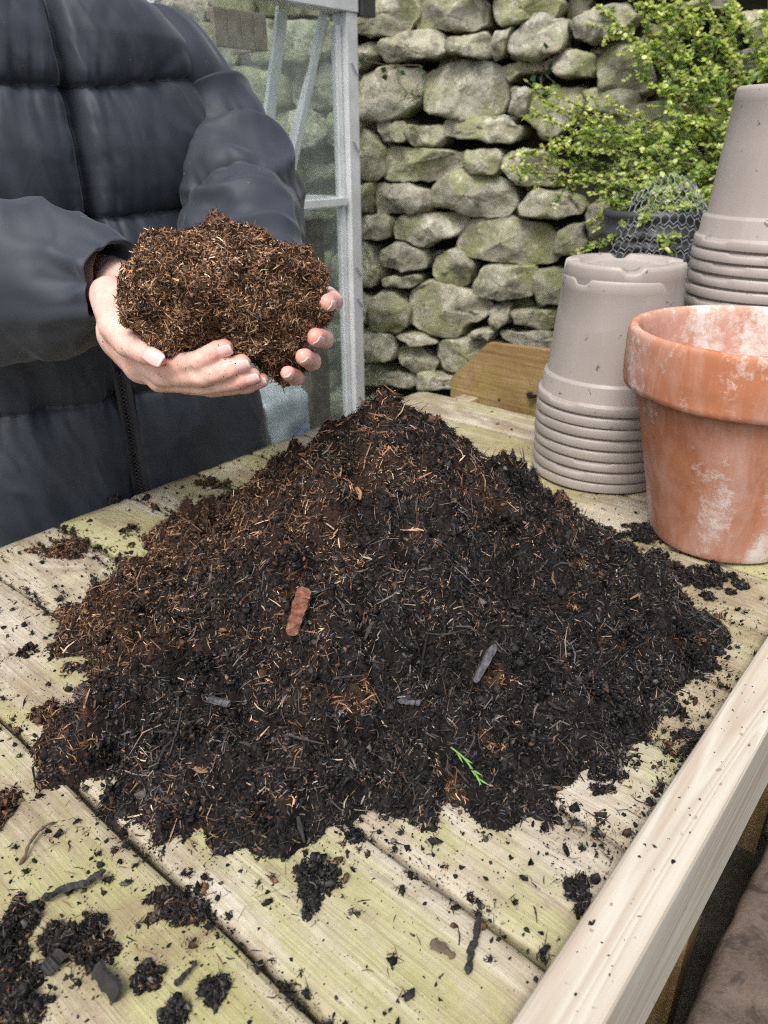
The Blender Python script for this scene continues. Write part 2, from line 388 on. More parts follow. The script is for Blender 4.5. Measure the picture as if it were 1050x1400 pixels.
WA = R(-25); WD = np.array([math.cos(WA), math.sin(WA), 0]); WN = np.array([math.sin(WA), -math.cos(WA), 0])   # WN faces the camera
W0 = np.array([.1, 2.65, 0])
def wall_uv(x, y):
    u, v = (x - 525) / FPX, (700 - y) / FPX; d = C_R * u + C_U * v + C_F
    t = ((W0 - CAM) @ WN) / (d @ WN); p = CAM + d * t
    return (p - W0) @ WD, p[2]
# outlines of the stones that can be told apart, surveyed on two enlargements of the wall face
A = (470, 0, 2.592); B = (680, 0, 2.838)
STONES = [
 (A,[(25,-20),(240,-20),(255,70),(200,112),(25,116)]),(A,[(300,-10),(500,-12),(516,80),(440,110),(270,103),(258,70)]),(A,[(530,-15),(778,-15),(770,60),(650,78),(528,73)]),
 (A,[(815,55),(985,35),(1040,60),(1010,110),(880,153),(805,130)]),(A,[(22,148),(125,165),(120,195),(30,240)]),(A,[(140,150),(200,125),(350,125),(378,175),(320,220),(170,225),(128,200)]),
 (A,[(385,150),(480,125),(535,135),(530,195),(400,185)]),(A,[(545,120),(600,115),(590,190),(540,195)]),(A,[(640,80),(720,70),(795,100),(770,180),(650,220),(590,185)]),
 (A,[(750,185),(890,172),(900,215),(880,280),(780,278),(745,240)]),(A,[(920,165),(1060,150),(1080,310),(985,325),(900,310),(893,220)]),(A,[(75,260),(200,240),(275,270),(265,350),(220,395),(45,425),(60,340)]),
 (A,[(300,270),(400,235),(530,245),(555,300),(545,410),(420,420),(300,395),(285,320)]),(A,[(560,235),(690,222),(710,250),(600,278),(560,265)]),(A,[(590,330),(650,315),(665,350),(640,410),(595,390)]),
 (A,[(670,330),(850,305),(860,380),(760,470),(690,480),(655,420)]),(A,[(868,330),(1060,318),(1050,400),(880,390)]),(A,[(35,465),(90,470),(145,570),(135,625),(38,630)]),
 (A,[(115,430),(220,430),(215,500),(130,515)]),(A,[(225,440),(345,435),(355,510),(230,520),(220,480)]),(A,[(375,430),(560,415),(632,440),(625,490),(500,505),(355,490)]),
 (A,[(170,525),(250,520),(420,530),(435,575),(320,640),(150,635),(155,570)]),(A,[(445,535),(545,535),(550,600),(440,615)]),(A,[(560,570),(620,530),(720,540),(740,640),(650,665),(570,620)]),
 (A,[(40,660),(95,660),(100,735),(42,740)]),(A,[(110,650),(220,650),(300,690),(295,745),(220,755),(115,740)]),(A,[(330,650),(420,615),(560,625),(605,690),(600,750),(430,755),(300,730),(303,690)]),
 (A,[(625,700),(700,670),(800,690),(855,745),(780,775),(620,765)]),(A,[(45,760),(160,765),(165,840),(45,845)]),(A,[(190,765),(330,765),(430,752),(410,840),(310,870),(185,850)]),
 (A,[(440,775),(590,780),(720,800),(750,920),(620,935),(410,905),(405,880)]),(A,[(770,820),(850,790),(860,850),(830,900),(755,895)]),(A,[(48,870),(100,880),(130,990),(110,1020),(48,1010)]),
 (A,[(130,880),(190,855),(260,880),(290,950),(200,960),(125,930)]),(A,[(320,900),(410,895),(450,950),(430,1020),(340,1020),(315,960)]),(A,[(490,940),(660,935),(675,990),(660,1055),(480,1055),(465,1040)]),
 (A,[(680,965),(850,945),(860,1060),(760,1075),(690,1070)]),(A,[(145,980),(270,985),(255,1025),(150,1015)]),(A,[(50,1040),(95,1070),(95,1130),(50,1140)]),
 (A,[(105,1050),(190,1035),(235,1090),(230,1160),(180,1178),(100,1155)]),(A,[(240,1040),(300,1000),(400,1030),(520,1090),(510,1125),(450,1140),(400,1185),(270,1175),(232,1120)]),
 (A,[(520,1080),(580,1075),(585,1130),(545,1168),(510,1140)]),(A,[(592,1100),(790,1095),(800,1150),(745,1170),(620,1150)]),(A,[(60,1180),(180,1180),(180,1280),(60,1275)]),
 (A,[(195,1185),(250,1180),(340,1215),(260,1222)]),(A,[(455,1170),(535,1170),(530,1200),(460,1200)]),(A,[(555,1180),(620,1172),(740,1190),(860,1180),(850,1235),(580,1215)]),
 (A,[(190,1230),(260,1230),(325,1280),(310,1320),(220,1310),(185,1260)]),(A,[(330,1215),(480,1210),(560,1240),(540,1310),(370,1312),(324,1275)]),(A,[(60,1295),(150,1305),(265,1345),(240,1365),(60,1368)]),
 (A,[(280,1325),(450,1330),(440,1380),(275,1368)]),
 (B,[(930,60),(1080,55),(1100,150),(980,155)]),(B,[(900,225),(1080,170),(1100,270),(920,275)]),(B,[(660,-10),(900,-5),(900,52),(680,46)]),(B,[(345,820),(420,790),(450,880),(360,920)]),
]
def chaikin(P, it):
    for _ in range(it):
        Q = np.roll(P, -1, 0); P = np.stack([.84 * P + .16 * Q, .16 * P + .84 * Q], 1).reshape(-1, 2)
    return P
def stone_mesh(poly, seed, bulge, nring=11, npts=34, grow=1.0):
    P = chaikin(np.asarray(poly, float), 1); P = P + .006 * np.random.default_rng(seed).normal(size=P.shape) * min(1, np.ptp(P) / .2); P = chaikin(P, 1); c = P.mean(0); P = (P - c) * grow
    L = np.r_[0, np.cumsum(np.linalg.norm(np.roll(P, -1, 0) - P, axis=1))]; s = np.linspace(0, L[-1], npts, endpoint=False)
    Q = np.vstack([P, P[:1]]); P = np.stack([np.interp(s, L, Q[:, 0]), np.interp(s, L, Q[:, 1])], 1)
    prof = [(.90, -.16), (.985, -.09), (1.0, -.035), (.995, -.008), (.97, .34), (.925, .62), (.85, .82), (.70, .94), (.48, 1.0), (.24, 1.02), (.02, 1.03)]
    V = []
    for k, z in prof:
        zz = z if z < 0 else z * bulge
        V.append(np.column_stack([P * k, np.full(npts, zz)]))
    V = np.array(V).reshape(-1, 3); sz = np.abs(P).max(); rs = random.Random(seed)
    for _ in range(6):                               # split faces: a few tilted planes shear the front off
        ax, ay = rs.uniform(-.55, .55), rs.uniform(-.55, .55); lim = bulge * rs.uniform(.7, 1.15) + ax * V[:, 0] + ay * V[:, 1]
        V[:, 2] = np.where(V[:, 2] > 0, np.maximum(np.minimum(V[:, 2], lim), -.01), V[:, 2])
    N = V * [1, 1, .3]; N = N / (np.linalg.norm(N, axis=1)[:, None] + 1e-9); N[:, 2] += .8 * (V[:, 2] > 0); N /= np.linalg.norm(N, axis=1)[:, None]
    q = V + seed * 3.7
    d = .010 * fbm(q * 10, 2, seed) * min(1, sz / .09) + .006 * fbm(q * 26, 3, seed + 3) + .004 * fbm(q * 70, 3, seed + 5)
    V = V + N * d[:, None]
    i = np.arange(len(prof) - 1)[:, None] * npts; j = np.arange(npts)[None]; j2 = (j + 1) % npts
    F = np.stack([i + j, i + j2, i + npts + j2, i + npts + j], -1).reshape(-1, 4)
    return c, V, F
def build_wall():
    w = empty('dry_stone_wall', W0, label='mossy dry stone wall of rough lichened stones behind the bench', cat='wall')
    rot = Matrix([[WD[0], 0, WN[0]], [WD[1], 0, WN[1]], [WD[2], 1, WN[2]]]).to_4x4()     # local x along, y up, z out
    U0, U1, ZT = -1.9, 1.75, 1.98
    core = bevel_box('wall_core', U1 - U0, .34, ZT - .02, .02, M['core'])
    o = obj('wall_core', core, w); o.location = WN * (-.29) + WD * ((U0 + U1) / 2) + ZX * (ZT / 2 - .01); o.rotation_euler = (0, 0, WA)
    polys = []
    for (ox, oy, s), pl in STONES:
        polys.append(np.array([wall_uv(ox + x / s, oy + y / s) for x, y in pl]))
    boxes = [(p[:, 0].min(), p[:, 0].max(), p[:, 1].min(), p[:, 1].max()) for p in polys]
    # random courses on the rest of the face
    z = 0.0; r = random.Random(5); extra = []
    while z < ZT - .03:
        hgt = r.uniform(.075, .155); u = U0 + r.uniform(-.1, 0)
        while u < U1:
            ww = r.uniform(.11, .30); a, b, c, d = u + .006, min(u + ww, U1) - .006, z + .005, z + hgt - .006
            if b - a > .05 and not any(a < B1 - .03 and b > B0 + .03 and c < D1 - .025 and d > D0 + .025 for B0, B1, D0, D1 in boxes):
                j = lambda q: r.uniform(-q, q)
                extra.append(np.array([(a + abs(j(.03)), c + abs(j(.02))), ((a + b) / 2 + j(.03), c + j(.006)), (b - abs(j(.03)), c + abs(j(.02))), (b, (c + d) / 2 + j(.02)), (b - abs(j(.035)), d - abs(j(.02))), ((a + b) / 2 + j(.03), d + j(.006)), (a + abs(j(.035)), d - abs(j(.02))), (a, (c + d) / 2 + j(.02))]))
            u += ww
        z += hgt
    for k, p in enumerate(polys + extra):
        tr = k < len(polys)
        if tr:                                       # counter-clockwise seen from the front
            x, y = p[:, 0], p[:, 1]
            if (x * np.roll(y, -1) - y * np.roll(x, -1)).sum() < 0: p = p[::-1]
        c, V, F = stone_mesh(p, k + 1, r.uniform(.028, .052), grow=1.10 if tr else 1.05)
        o = obj('stone', np_mesh('stone', V, F, M['stone'], sm=True), w)
        o.matrix_local = Matrix.Translation(WD * c[0] + ZX * c[1] + WN * r.uniform(-.02, .02)) @ rot
    # small hearting stones packed behind the joints
    parts = []; 
    for k in range(330):
        u, zz = r.uniform(U0, U1), r.uniform(.02, ZT - .05); a, b = r.uniform(.03, .08), r.uniform(.02, .05)
        pl = [(u + a * math.cos(t) * r.uniform(.75, 1.1), zz + b * math.sin(t) * r.uniform(.75, 1.1)) for t in np.linspace(0, 2 * np.pi, 7, endpoint=False)]
        c, V, F = stone_mesh(pl, 900 + k, .03, npts=12)
        W = W0 * 0 + WD * (V[:, :1] + c[0]) + ZX * (V[:, 1:2] + c[1]) + WN * (V[:, 2:] - .075); parts.append((W, F))
    V, F = merge(parts); obj('hearting_stones', np_mesh('hearting', V, F, M['stone'], sm=True), w, kind='stuff')
build_wall()

# ------------------------------------------------------------------ greenhouse and what stands in it
def bar(name, a, b, w, d, mat, parent, up=None, bev=.002):
    """box bar from a to b, w wide (sideways) and d deep"""
    a, b = np.asarray(a, float), np.asarray(b, float); t = b - a; Lh = np.linalg.norm(t); t /= Lh
    up = ZX if up is None else np.asarray(up, float)
    if abs(t @ up) > .98: up = LX
    s = np.cross(up, t); s /= np.linalg.norm(s); u = np.cross(t, s)
    me = bevel_box(name, Lh, w, d, bev, mat)
    o = bpy.data.objects.new(name, me); link(o, parent)
    mt = Matrix([[t[i], s[i], u[i], (a[i] + b[i]) / 2 - parent.location[i]] for i in range(3)] + [[0, 0, 0, 1]])
    o.matrix_local = mt; return o
def pane(name, c, ru, rv, parent, th=.004):
    c, ru, rv = map(np.asarray, (c, ru, rv)); n = np.cross(ru, rv); n = n / np.linalg.norm(n) * th / 2
    V = [c + s * n + a * ru + b * rv for s in (-1, 1) for a, b in ((-.5, -.5), (.5, -.5), (.5, .5), (-.5, .5))]
    F = [(3, 2, 1, 0), (4, 5, 6, 7), (0, 1, 5, 4), (1, 2, 6, 5), (2, 3, 7, 6), (3, 0, 4, 7)]
    return child(name, py_mesh(name, V, F, M['glass']), parent)
def build_greenhouse():
    g = empty('greenhouse', ln(1.76, 1.62, 0), label='aluminium framed greenhouse with dusty glass panes left of the wall', cat='greenhouse')
    n0, n1, l1, l0, zt = 1.62, 2.52, 1.755, -.3, 1.665
    al = M['alu']
    for l, n, w in ((l1, n0, .042), (l1, n1, .042), (l0, n0, .042), (l0, n1, .042)):
        bar('post', ln(l, n, 0), ln(l, n, zt), w, .05, al, g, NX)
    bar('post_flange', ln(l1 - .034, n0 + .004, .0), ln(l1 - .034, n0 + .004, zt - .03), .02, .02, al, g, NX)
    for n in (n0, n1): bar('eave_bar', ln(l0 - .02, n, zt + .028), ln(l1 + .02, n, zt + .028), .06, .055, al, g)
    for z in (.03, 1.203): bar('cross_bar', ln(l0 + .03, n0 - .004, z), ln(l1 - .03, n0 - .004, z), .03, .022, al, g)
    for z in (.03, 1.203): bar('cross_bar', ln(l1 + .003, n0 + .03, z), ln(l1 + .003, n1 - .03, z), .03, .022, al, g)
    ls = [l0, .35, 1.0, l1]
    for l in ls[1:-1]: bar('glazing_bar', ln(l, n0, .04), ln(l, n0, zt), .026, .034, al, g, NX)
    bar('brace', ln(1.435, n0 + .035, 1.215), ln(1.56, n0 + .035, zt - .005), .034, .012, al, g, NX)
    bar('brace', ln(1.515, n0 + .016, 1.215), ln(1.69, n0 + .016, zt - .005), .022, .012, al, g, NX)
    bar('brace', ln(l1 - .01, n0 + .3, 1.215), ln(l1 - .01, n0 + .06, zt - .005), .022, .012, al, g, LX)
    for a, b in zip(ls[:-1], ls[1:]):
        for z0, z1 in ((.045, 1.19), (1.216, zt - .003)):
            pane('pane', ln((a + b) / 2, n0, (z0 + z1) / 2), LX * (b - a - .03), ZX * (z1 - z0), g)
    for a, b in ((n0, (n0 + n1) / 2), ((n0 + n1) / 2, n1)):
        for z0, z1 in ((.045, 1.19), (1.216, zt - .003)):
            pane('pane', ln(l1, (a + b) / 2, (z0 + z1) / 2), NX * (b - a - .03), ZX * (z1 - z0), g)
    nr, zr = (n0 + n1) / 2, 2.12
    bar('ridge_bar', ln(l0, nr, zr), ln(l1, nr, zr), .04, .05, al, g)
    for l in (l0, .35, 1.0, l1):
        for n in (n0, n1): bar('roof_bar', ln(l, n, zt + .06), ln(l, nr, zr), .026, .03, al, g)
    for n in (n0, n1):
        for a, b in zip(ls[:-1], ls[1:]):
            pane('roof_pane', ln((a + b) / 2, (n + nr) / 2, (zt + .065 + zr) / 2 + .016), LX * (b - a - .035), NX * (nr - n) + ZX * (zr - zt - .065), g)
    # gutter end bracket on the corner
    bar('gutter_bracket', ln(l1 + .03, n0 - .02, 1.682), ln(l1 + .085, n0 - .02, 1.682), .03, .045, M['dark'], g)
    # clips on the corner post
    for z in (1.55, 1.36, 1.02, .93, .62, .50):
        bar('glazing_clip', ln(l1 - .012, n0 - .03, z), ln(l1 + .012, n0 - .03, z - .03), .004, .004, M['wire'], g)
    # things inside
    p = empty('wooden_post', ln(1.70, 1.75, 0), label='dark weathered wooden post standing inside the greenhouse', cat='post')
    bar('timber', ln(1.715, 1.76, 0), ln(1.715, 1.76, 1.15), .085, .05, M['shedwood'], p, NX); bar('cleat', ln(1.66, 1.725, .9), ln(1.74, 1.725, .9), .018, .06, M['shedwood'], p)
    bx = empty('wooden_planter_box', ln(1.49, 1.74, 1.57), label='small slatted wooden box hanging high inside the greenhouse', cat='box')
    for k in range(4):
        l = 1.415 + .043 * k; bar('board', ln(l, 1.73, 1.572), ln(l, 1.73, 1.655), .041, .016, M['boxwood'], bx, NX)
    bar('side_board', ln(1.558, 1.74, 1.613), ln(1.558, 1.86, 1.613), .016, .08, M['boxwood'], bx); bar('hook_strip', ln(1.395, 1.746, 1.64), ln(1.56, 1.746, 1.64), .012, .02, M['boxwood'], bx)
    st = empty('greenhouse_staging', ln(1.3, 2.25, 0), label='slim metal staging shelf along the greenhouse back', cat='shelf')
    bar('shelf', ln(.9, 2.25, 1.13), ln(1.745, 2.25, 1.13), .34, .02, al, st)
    for l in (.92, 1.72):
        for n in (2.1, 2.4): bar('leg', ln(l, n, 0), ln(l, n, 1.12), .022, .022, al, st, NX)
    tr = empty('seed_tray', ln(1.62, 2.2, 1.14), label='shallow brown seed tray on the greenhouse staging', cat='tray')
    for n in (2.12, 2.3): bar('side', ln(1.48, n, 1.185), ln(1.735, n, 1.185), .01, .085, M['boxwood'], tr)
    for l in (1.485, 1.73): bar('end', ln(l, 2.126, 1.185), ln(l, 2.294, 1.185), .01, .083, M['boxwood'], tr)
    bar('base', ln(1.49, 2.21, 1.146), ln(1.725, 2.21, 1.146), .165, .008, M['boxwood'], tr)
    # sacks on the floor
    for nm, lb, l, n, mt, s in (('compost_sack', 'pale plastic sack with blue print on the greenhouse floor', 1.62, 1.86, M['film'], 3), ('rubble_sack', 'dark crumpled sack beside the pale one in the greenhouse', 1.36, 1.83, M['shedwood'], 8)):
        lo, hi = np.array([-.2, -.16, -.05]), np.array([.2, .16, .68]); G = grid(lo, hi, .014)
        q = np.abs(G - [0, 0, .3]) - [.105, .07, .27]; d = np.linalg.norm(np.maximum(q, 0), axis=-1) + np.minimum(q.max(-1), 0) - .035 + .02 * fbm(G * 9, 3, s)
        V, F = surface_nets(d, lo, .014); V = relax(V, F, 2)
        o = obj(nm, np_mesh(nm, V, F, mt, sm=True), loc=ln(l, n, 0.02), label=lb, cat='sack')
        o.rotation_euler = (0, 0, PHI)
        if s == 3:
            th = np.linspace(0, 2 * np.pi, 24, endpoint=False)
            me = py_mesh('print', [(.05 * math.cos(a) + .02, -.128 - .004 * math.sin(a * 2), .42 + .06 * math.sin(a)) for a in th] + [(.05 * math.cos(a) + .02, -.11, .42 + .06 * math.sin(a)) for a in th], [tuple(range(24))[::-1]] + [(k, (k + 1) % 24, 24 + (k + 1) % 24, 24 + k) for k in range(24)], M['blue'])
            obj('printed_emblem', me, o)
build_greenhouse()

# ------------------------------------------------------------------ potting bench, slab
GAPS = [.193 + .125 * k for k in range(-6, 10)]
BENCH_END, BENCH_N0, BENCH_N1 = 1.43, .122, 1.02
def plank_mesh(Lx, W, T, seed):
    """plank with eased edges and a slightly cupped, uneven surface; x runs along it"""
    nx, ny = 40, 9; ys = np.array([-.5, -.485, -.45, -.25, 0, .25, .45, .485, .5]); dz = np.array([-.004, -.0012, 0, 0, 0, 0, 0, -.0012, -.004])
    xs = np.linspace(-.5, .5, nx); X, Y = np.meshgrid(xs * Lx, ys * W, indexing='ij'); Z = np.tile(dz, (nx, 1))
    Q = np.stack([X * 4, Y * 30, 0 * X + seed], -1); Z = Z + .0012 * fbm(Q, 2, seed) + .0008 * fbm(np.stack([X * 30, Y * 90, 0 * X], -1), 2, seed + 1)
    Y = Y + .0012 * fbm(np.stack([X * 9, np.sign(Y) * 3, 0 * X + seed], -1), 2, seed) * (np.abs(ys) > .4)
    Z[0] -= .003; Z[-1] -= .003
    top = np.stack([X, Y, Z], -1); bot = top.copy(); bot[..., 2] = -T
    V = np.concatenate([top.reshape(-1, 3), bot.reshape(-1, 3)]); o = nx * ny
    i = np.arange(nx - 1)[:, None] * ny + np.arange(ny - 1)[None]
    F = [np.stack([i, i + ny, i + ny + 1, i + 1], -1).reshape(-1, 4), o + np.stack([i, i + 1, i + ny + 1, i + ny], -1).reshape(-1, 4)]
    a = np.arange(nx - 1) * ny; F.append(np.stack([a + o, a + ny + o, a + ny, a], -1)); a = a + ny - 1; F.append(np.stack([a, a + ny, a + ny + o, a + o], -1))
    a = np.arange(ny - 1); F.append(np.stack([a, a + 1, a + 1 + o, a + o], -1)); a = a + (nx - 1) * ny; F.append(np.stack([a + o, a + 1 + o, a + 1, a], -1))
    return np_mesh('plank', V, np.concatenate(F), M['wood'])
def rotz_cols(x, y, z, p): return Matrix([[x[i], y[i], z[i], p[i]] for i in range(3)] + [[0, 0, 0, 1]])
def build_bench():
    b = empty('potting_bench', ln(.6, .55, 0), label='weathered wooden potting bench with a new pine rail along its near edge', cat='bench')
    base = np.array(b.location)
    for k, (g0, g1) in enumerate(zip(GAPS[:-1], GAPS[1:])):
        if g0 > BENCH_END - .03: break
        g1 = min(g1, BENCH_END)
        w = g1 - g0 - .006; r = random.Random(k); n1 = BENCH_N1 + r.uniform(-.012, .012)
        o = bpy.data.objects.new('plank', plank_mesh(n1 - BENCH_N0 - .002, w, .028, k)); link(o, b)
        c = ln((g0 + g1) / 2, (n1 + BENCH_N0) / 2 + .001, TOP + r.uniform(-.0016, .0012)) - base
        s = 1 if k % 2 else -1
        o.matrix_local = rotz_cols(NX * s, -LX * s, ZX, c)
    l0 = GAPS[0]
    # near rail: new pine, rounded arris
    rail = bevel_box('rail', BENCH_END - l0 + .1, .044, .155, .007, M['pine'], 4)
    o = bpy.data.objects.new('rail', rail); link(o, b, label='new pale pine rail along the near edge')
    o.matrix_local = rotz_cols(LX, NX, ZX, ln((BENCH_END + l0) / 2 + .03, .0995, .7975) - base)
    # far end board with a slanted front end
    th = .022; pts = [(1.012, TOP + .001), (.915, TOP + .098), (.75, TOP + .106), (.125, TOP + .112), (.125, .72), (1.012, .72)]
    V = [ln(BENCH_END + .002, n, z) for n, z in pts] + [ln(BENCH_END + .002 + th, n, z) for n, z in pts]; n = len(pts)
    me = py_mesh('end_board', V, [tuple(range(n)), tuple(range(2 * n - 1, n - 1, -1))] + [((k + 1) % n, k, k + n, (k + 1) % n + n) for k in range(n)], M['brownwood'])
    bm = bmesh.new(); bm.from_mesh(me); bmesh.ops.recalc_face_normals(bm, faces=bm.faces); bmesh.ops.bevel(bm, geom=list(bm.edges), offset=.002, segments=2, affect='EDGES'); bm.to_mesh(me); bm.free()
    me.transform(Matrix.Translation(-Vector(ln(BENCH_END, .55, TOP)))); rz = Matrix.Rotation(-PHI - math.pi / 2, 4, 'Z'); me.transform(rz)
    o = bpy.data.objects.new('end_board', me); link(o, b); o.matrix_local = Matrix.Translation(ln(BENCH_END, .55, TOP) - base) @ rz.inverted()
    # frame, legs, lower shelf
    for n in (.2, .95): bar('bearer', ln(l0, n, TOP - .075), ln(BENCH_END - .002, n, TOP - .075), .045, .09, M['wood'], b)
    for l in (l0 + .08, .86, BENCH_END - .06):
        for n in (.152, .93): bar('leg', ln(l, n, 0.0), ln(l, n, TOP - .031), .06, .045, M['brownwood'], b, NX)
    for k in range(7):
        n = .2 + .115 * k; o = bar('shelf_plank', ln(l0, n, .27), ln(BENCH_END, n, .27), .108, .022, M['wood'], b)
    for l in (l0 + .13, .92, BENCH_END - .11): bar('shelf_bearer', ln(l, .18, .222), ln(l, .93, .222), .04, .07, M['wood'], b)
build_bench()

def build_slab():
    lo, hi, h = np.array([-.75, -.2, -.40]), np.array([.75, .2, .04]), .012; G = grid(lo, hi, h)
    q = np.abs(G - [0, 0, -.19]) - [.68, .155, .175]; d = np.linalg.norm(np.maximum(q, 0), axis=-1) + np.minimum(q.max(-1), 0) - .012 + .006 * fbm(G * 14, 4, 4)
    V, F = surface_nets(d, lo, h); V = relax(V, F, 1)
    o = obj('stone_block', np_mesh('stone_block', V, F, M['slab'], sm=True), label='soil stained brown stone block below the pine rail at lower right', cat='stone block')
    o.matrix_world = rotz_cols(LX, NX, ZX, ln(.72, .086 - .167, .40))
    for k, (l, n, s) in enumerate(((1.52, .05, .13), (1.72, .18, .10), (1.50, -.20, .12))):
        lo, hi, h = np.array([-.3] * 3), np.array([.3] * 3), .02; G = grid(lo, hi, h)
        q = np.abs(G) - np.array([s, s * .8, s * .7]) * .6; d = np.linalg.norm(np.maximum(q, 0), axis=-1) + np.minimum(q.max(-1), 0) - s * .35 + .04 * fbm(G * 6, 3, k + 40)
        V, F = surface_nets(d, lo, h)
        obj('fallen_stone', np_mesh('fallen_stone', V, F, M['stone'], sm=True), loc=ln(l, n, s * .6), label=['mossy fallen stone on the ground nearest the bench leg', 'small mossy stone lying behind the bench end', 'mossy stone lying beyond the brown block'][k], cat='stone')
build_slab()

# ------------------------------------------------------------------ pots
POT_H, NEST = .213, .0177
def pot_mesh(seed, notch):
    """upturned nursery pot: z = 0 at its rim, base on top with drain slots; wall has an inside"""
    prof = [(.0005, POT_H - .010), (.030, POT_H - .010), (.052, POT_H - .008), (.066, POT_H - .007), (.0665, POT_H - .001), (.074, POT_H), (.086, POT_H), (.0885, POT_H - .0015), (.0892, POT_H - .006), (.0903, POT_H - .019), (.0897, POT_H - .0205),
            (.0935, POT_H - .075), (.0972, POT_H - .12), (.1005, .046), (.1008, .0445), (.1052, .0425), (.1062, .040), (.1078, .0165), (.1085, .0150), (.1122, .0135), (.1132, .0115), (.1138, .0012), (.1132, 0.0), (.1118, .0003),
            (.1108, .013), (.1060, .0155), (.1040, .040), (.0990, .0425), (.0920, POT_H - .075), (.088, POT_H - .02), (.086, POT_H - .012), (.0005, POT_H - .013)]
    def fn(V, a):
        n = 4; ph = (a * n / (2 * np.pi) + notch) % 1.0
        sl = np.clip((.105 - np.abs(ph - .5)) / .03, 0, 1)          # slots cut through the base edge
        for k in (5, 6, 7, 8): V[k, :, 2] -= sl * (.0085 if k < 8 else .006)
        for k in (4,): V[k, :, 2] -= sl * .005
        st = ((a * 3 / (2 * np.pi) + notch * 1.7) % 1.0 < .22) * .0035     # stacking steps in the rim ledge
        for k in (17, 18, 19, 20): V[k, :, 2] -= st
        return V
    me = lathe('plastic_pot', prof, 112, M['pot'], fn=fn)
    return me
POT_MESHES = [pot_mesh(0, .12), pot_mesh(1, .55), pot_mesh(2, .83)]
ORD = ['topmost', 'second', 'third', 'fourth', 'fifth', 'sixth', 'seventh', 'eighth', 'ninth', 'tenth', 'eleventh', 'twelfth', 'thirteenth', 'fourteenth', 'fifteenth', 'sixteenth', 'seventeenth', 'eighteenth', 'nineteenth', 'twentieth', 'twenty first']
def stack(x, y, n, where, rot0, grp):
    r = random.Random(n)
    for k in range(n):                               # k = 0 at the bottom
        i = n - 1 - k
        lb = f'{ORD[i]} upturned taupe plastic pot ' + ('' if i == 0 else 'from the top ') + where
        o = obj('plastic_pot', POT_MESHES[k % 3] if i else POT_MESHES[0], loc=(x + (r.uniform(-.0008, .0008) if k else 0), y + (r.uniform(-.0008, .0008) if k else 0), TOP + .0035 + k * NEST), label=lb, cat='plant pot', group=grp)
        o.rotation_euler = (r.uniform(-.006, .006) if k else 0, r.uniform(-.006, .006) if k else 0, rot0 if i == 0 else r.uniform(0, 6.28))
stack(.368, 1.189, 8, 'in the short stack beside the terracotta pot', R(-134), 'short stack of taupe pots')
stack(.597, 1.215, 21, 'in the tall stack at right', R(-150), 'tall stack of taupe pots')

def build_terracotta():
    h = .287; s = 1.0
    prof = [(.0005, .004), (.08, .004), (.0885, 0), (.0935, .002), (.0955, .006), (.105, .05), (.118, .11), (.1305, .165), (.1405, .205), (.1425, .2085), (.1530, .2095), (.1558, .2120), (.1570, .218), (.1582, .240), (.1585, .262), (.1582, .276), (.1570, .283), (.1545, .2865), (.150, .287), (.1465, .2855), (.144, .281), (.1425, .27), (.1400, .235), (.1375, .215), (.128, .175), (.112, .11), (.098, .05), (.088, .016), (.0005, .014)]
    P = np.array(prof); 
    # finer profile
    t = np.r_[0, np.cumsum(np.linalg.norm(np.diff(P, axis=0), axis=1))]; ts = np.unique(np.concatenate([t, np.linspace(0, t[-1], 90)])); P = np.stack([np.interp(ts, t, P[:, 0]), np.interp(ts, t, P[:, 1])], 1)
    def fn(V, a):
        N = V * [1, 1, 0]; N /= np.linalg.norm(N, axis=-1)[..., None] + 1e-9
        return V + N * (.0010 * fbm(V * 14, 2, 3) + .0004 * fbm(V * 90, 2, 5))[..., None]
    obj('terracotta_pot', lathe('terracotta_pot', P, 160, M['terra'], fn=fn), loc=(.474, .945, TOP + .003), label='large terracotta flowerpot with white lime bloom and thick rim', cat='plant pot')
build_terracotta()

# ------------------------------------------------------------------ compost: shapes of heap, fibres, crumbs
HC = np.array([-.012, .80])
_ang = np.radians([11, 45, 90, 125, 155, 184, 205, 220, 240, 263, 291, 320, 347, 371])
_rad = np.array([.36, .33, .32, .33, .345, .335, .355, .382, .370, .355, .345, .36, .375, .36])
def heap_rho(x, y):
    dx, dy = x - HC[0], y - HC[1]; a = np.mod(np.arctan2(dy, dx), 2 * np.pi); a = np.where(a < _ang[0], a + 2 * np.pi, a)
    R0 = np.interp(a, _ang, _rad)
    P = np.stack([np.cos(a) * 3, np.sin(a) * 3, 0 * a], -1); R0 = R0 * (1 + .07 * fbm(P * 1.3, 3, 12) + .05 * vnoise(P * 5, 13))
    return np.hypot(dx, dy) / R0
BUMPS = [(pt(715, 690, .93), .05, .016), (pt(640, 640, .88), .05, .012), (on_top(930, 880), .05, .032), (on_top(968, 865), .035, .03), (on_top(90, 838), .03, .026), (on_top(160, 1105), .03, .016), (on_top(690, 1085), .045, .02),
         (on_top(900, 920), .05, .02), (on_top(250, 715), .05, .022), (on_top(75, 1030), .035, .012), (on_top(860, 990), .04, .014), (on_top(560, 1100), .04, .010), (on_top(360, 1085), .045, .010)]
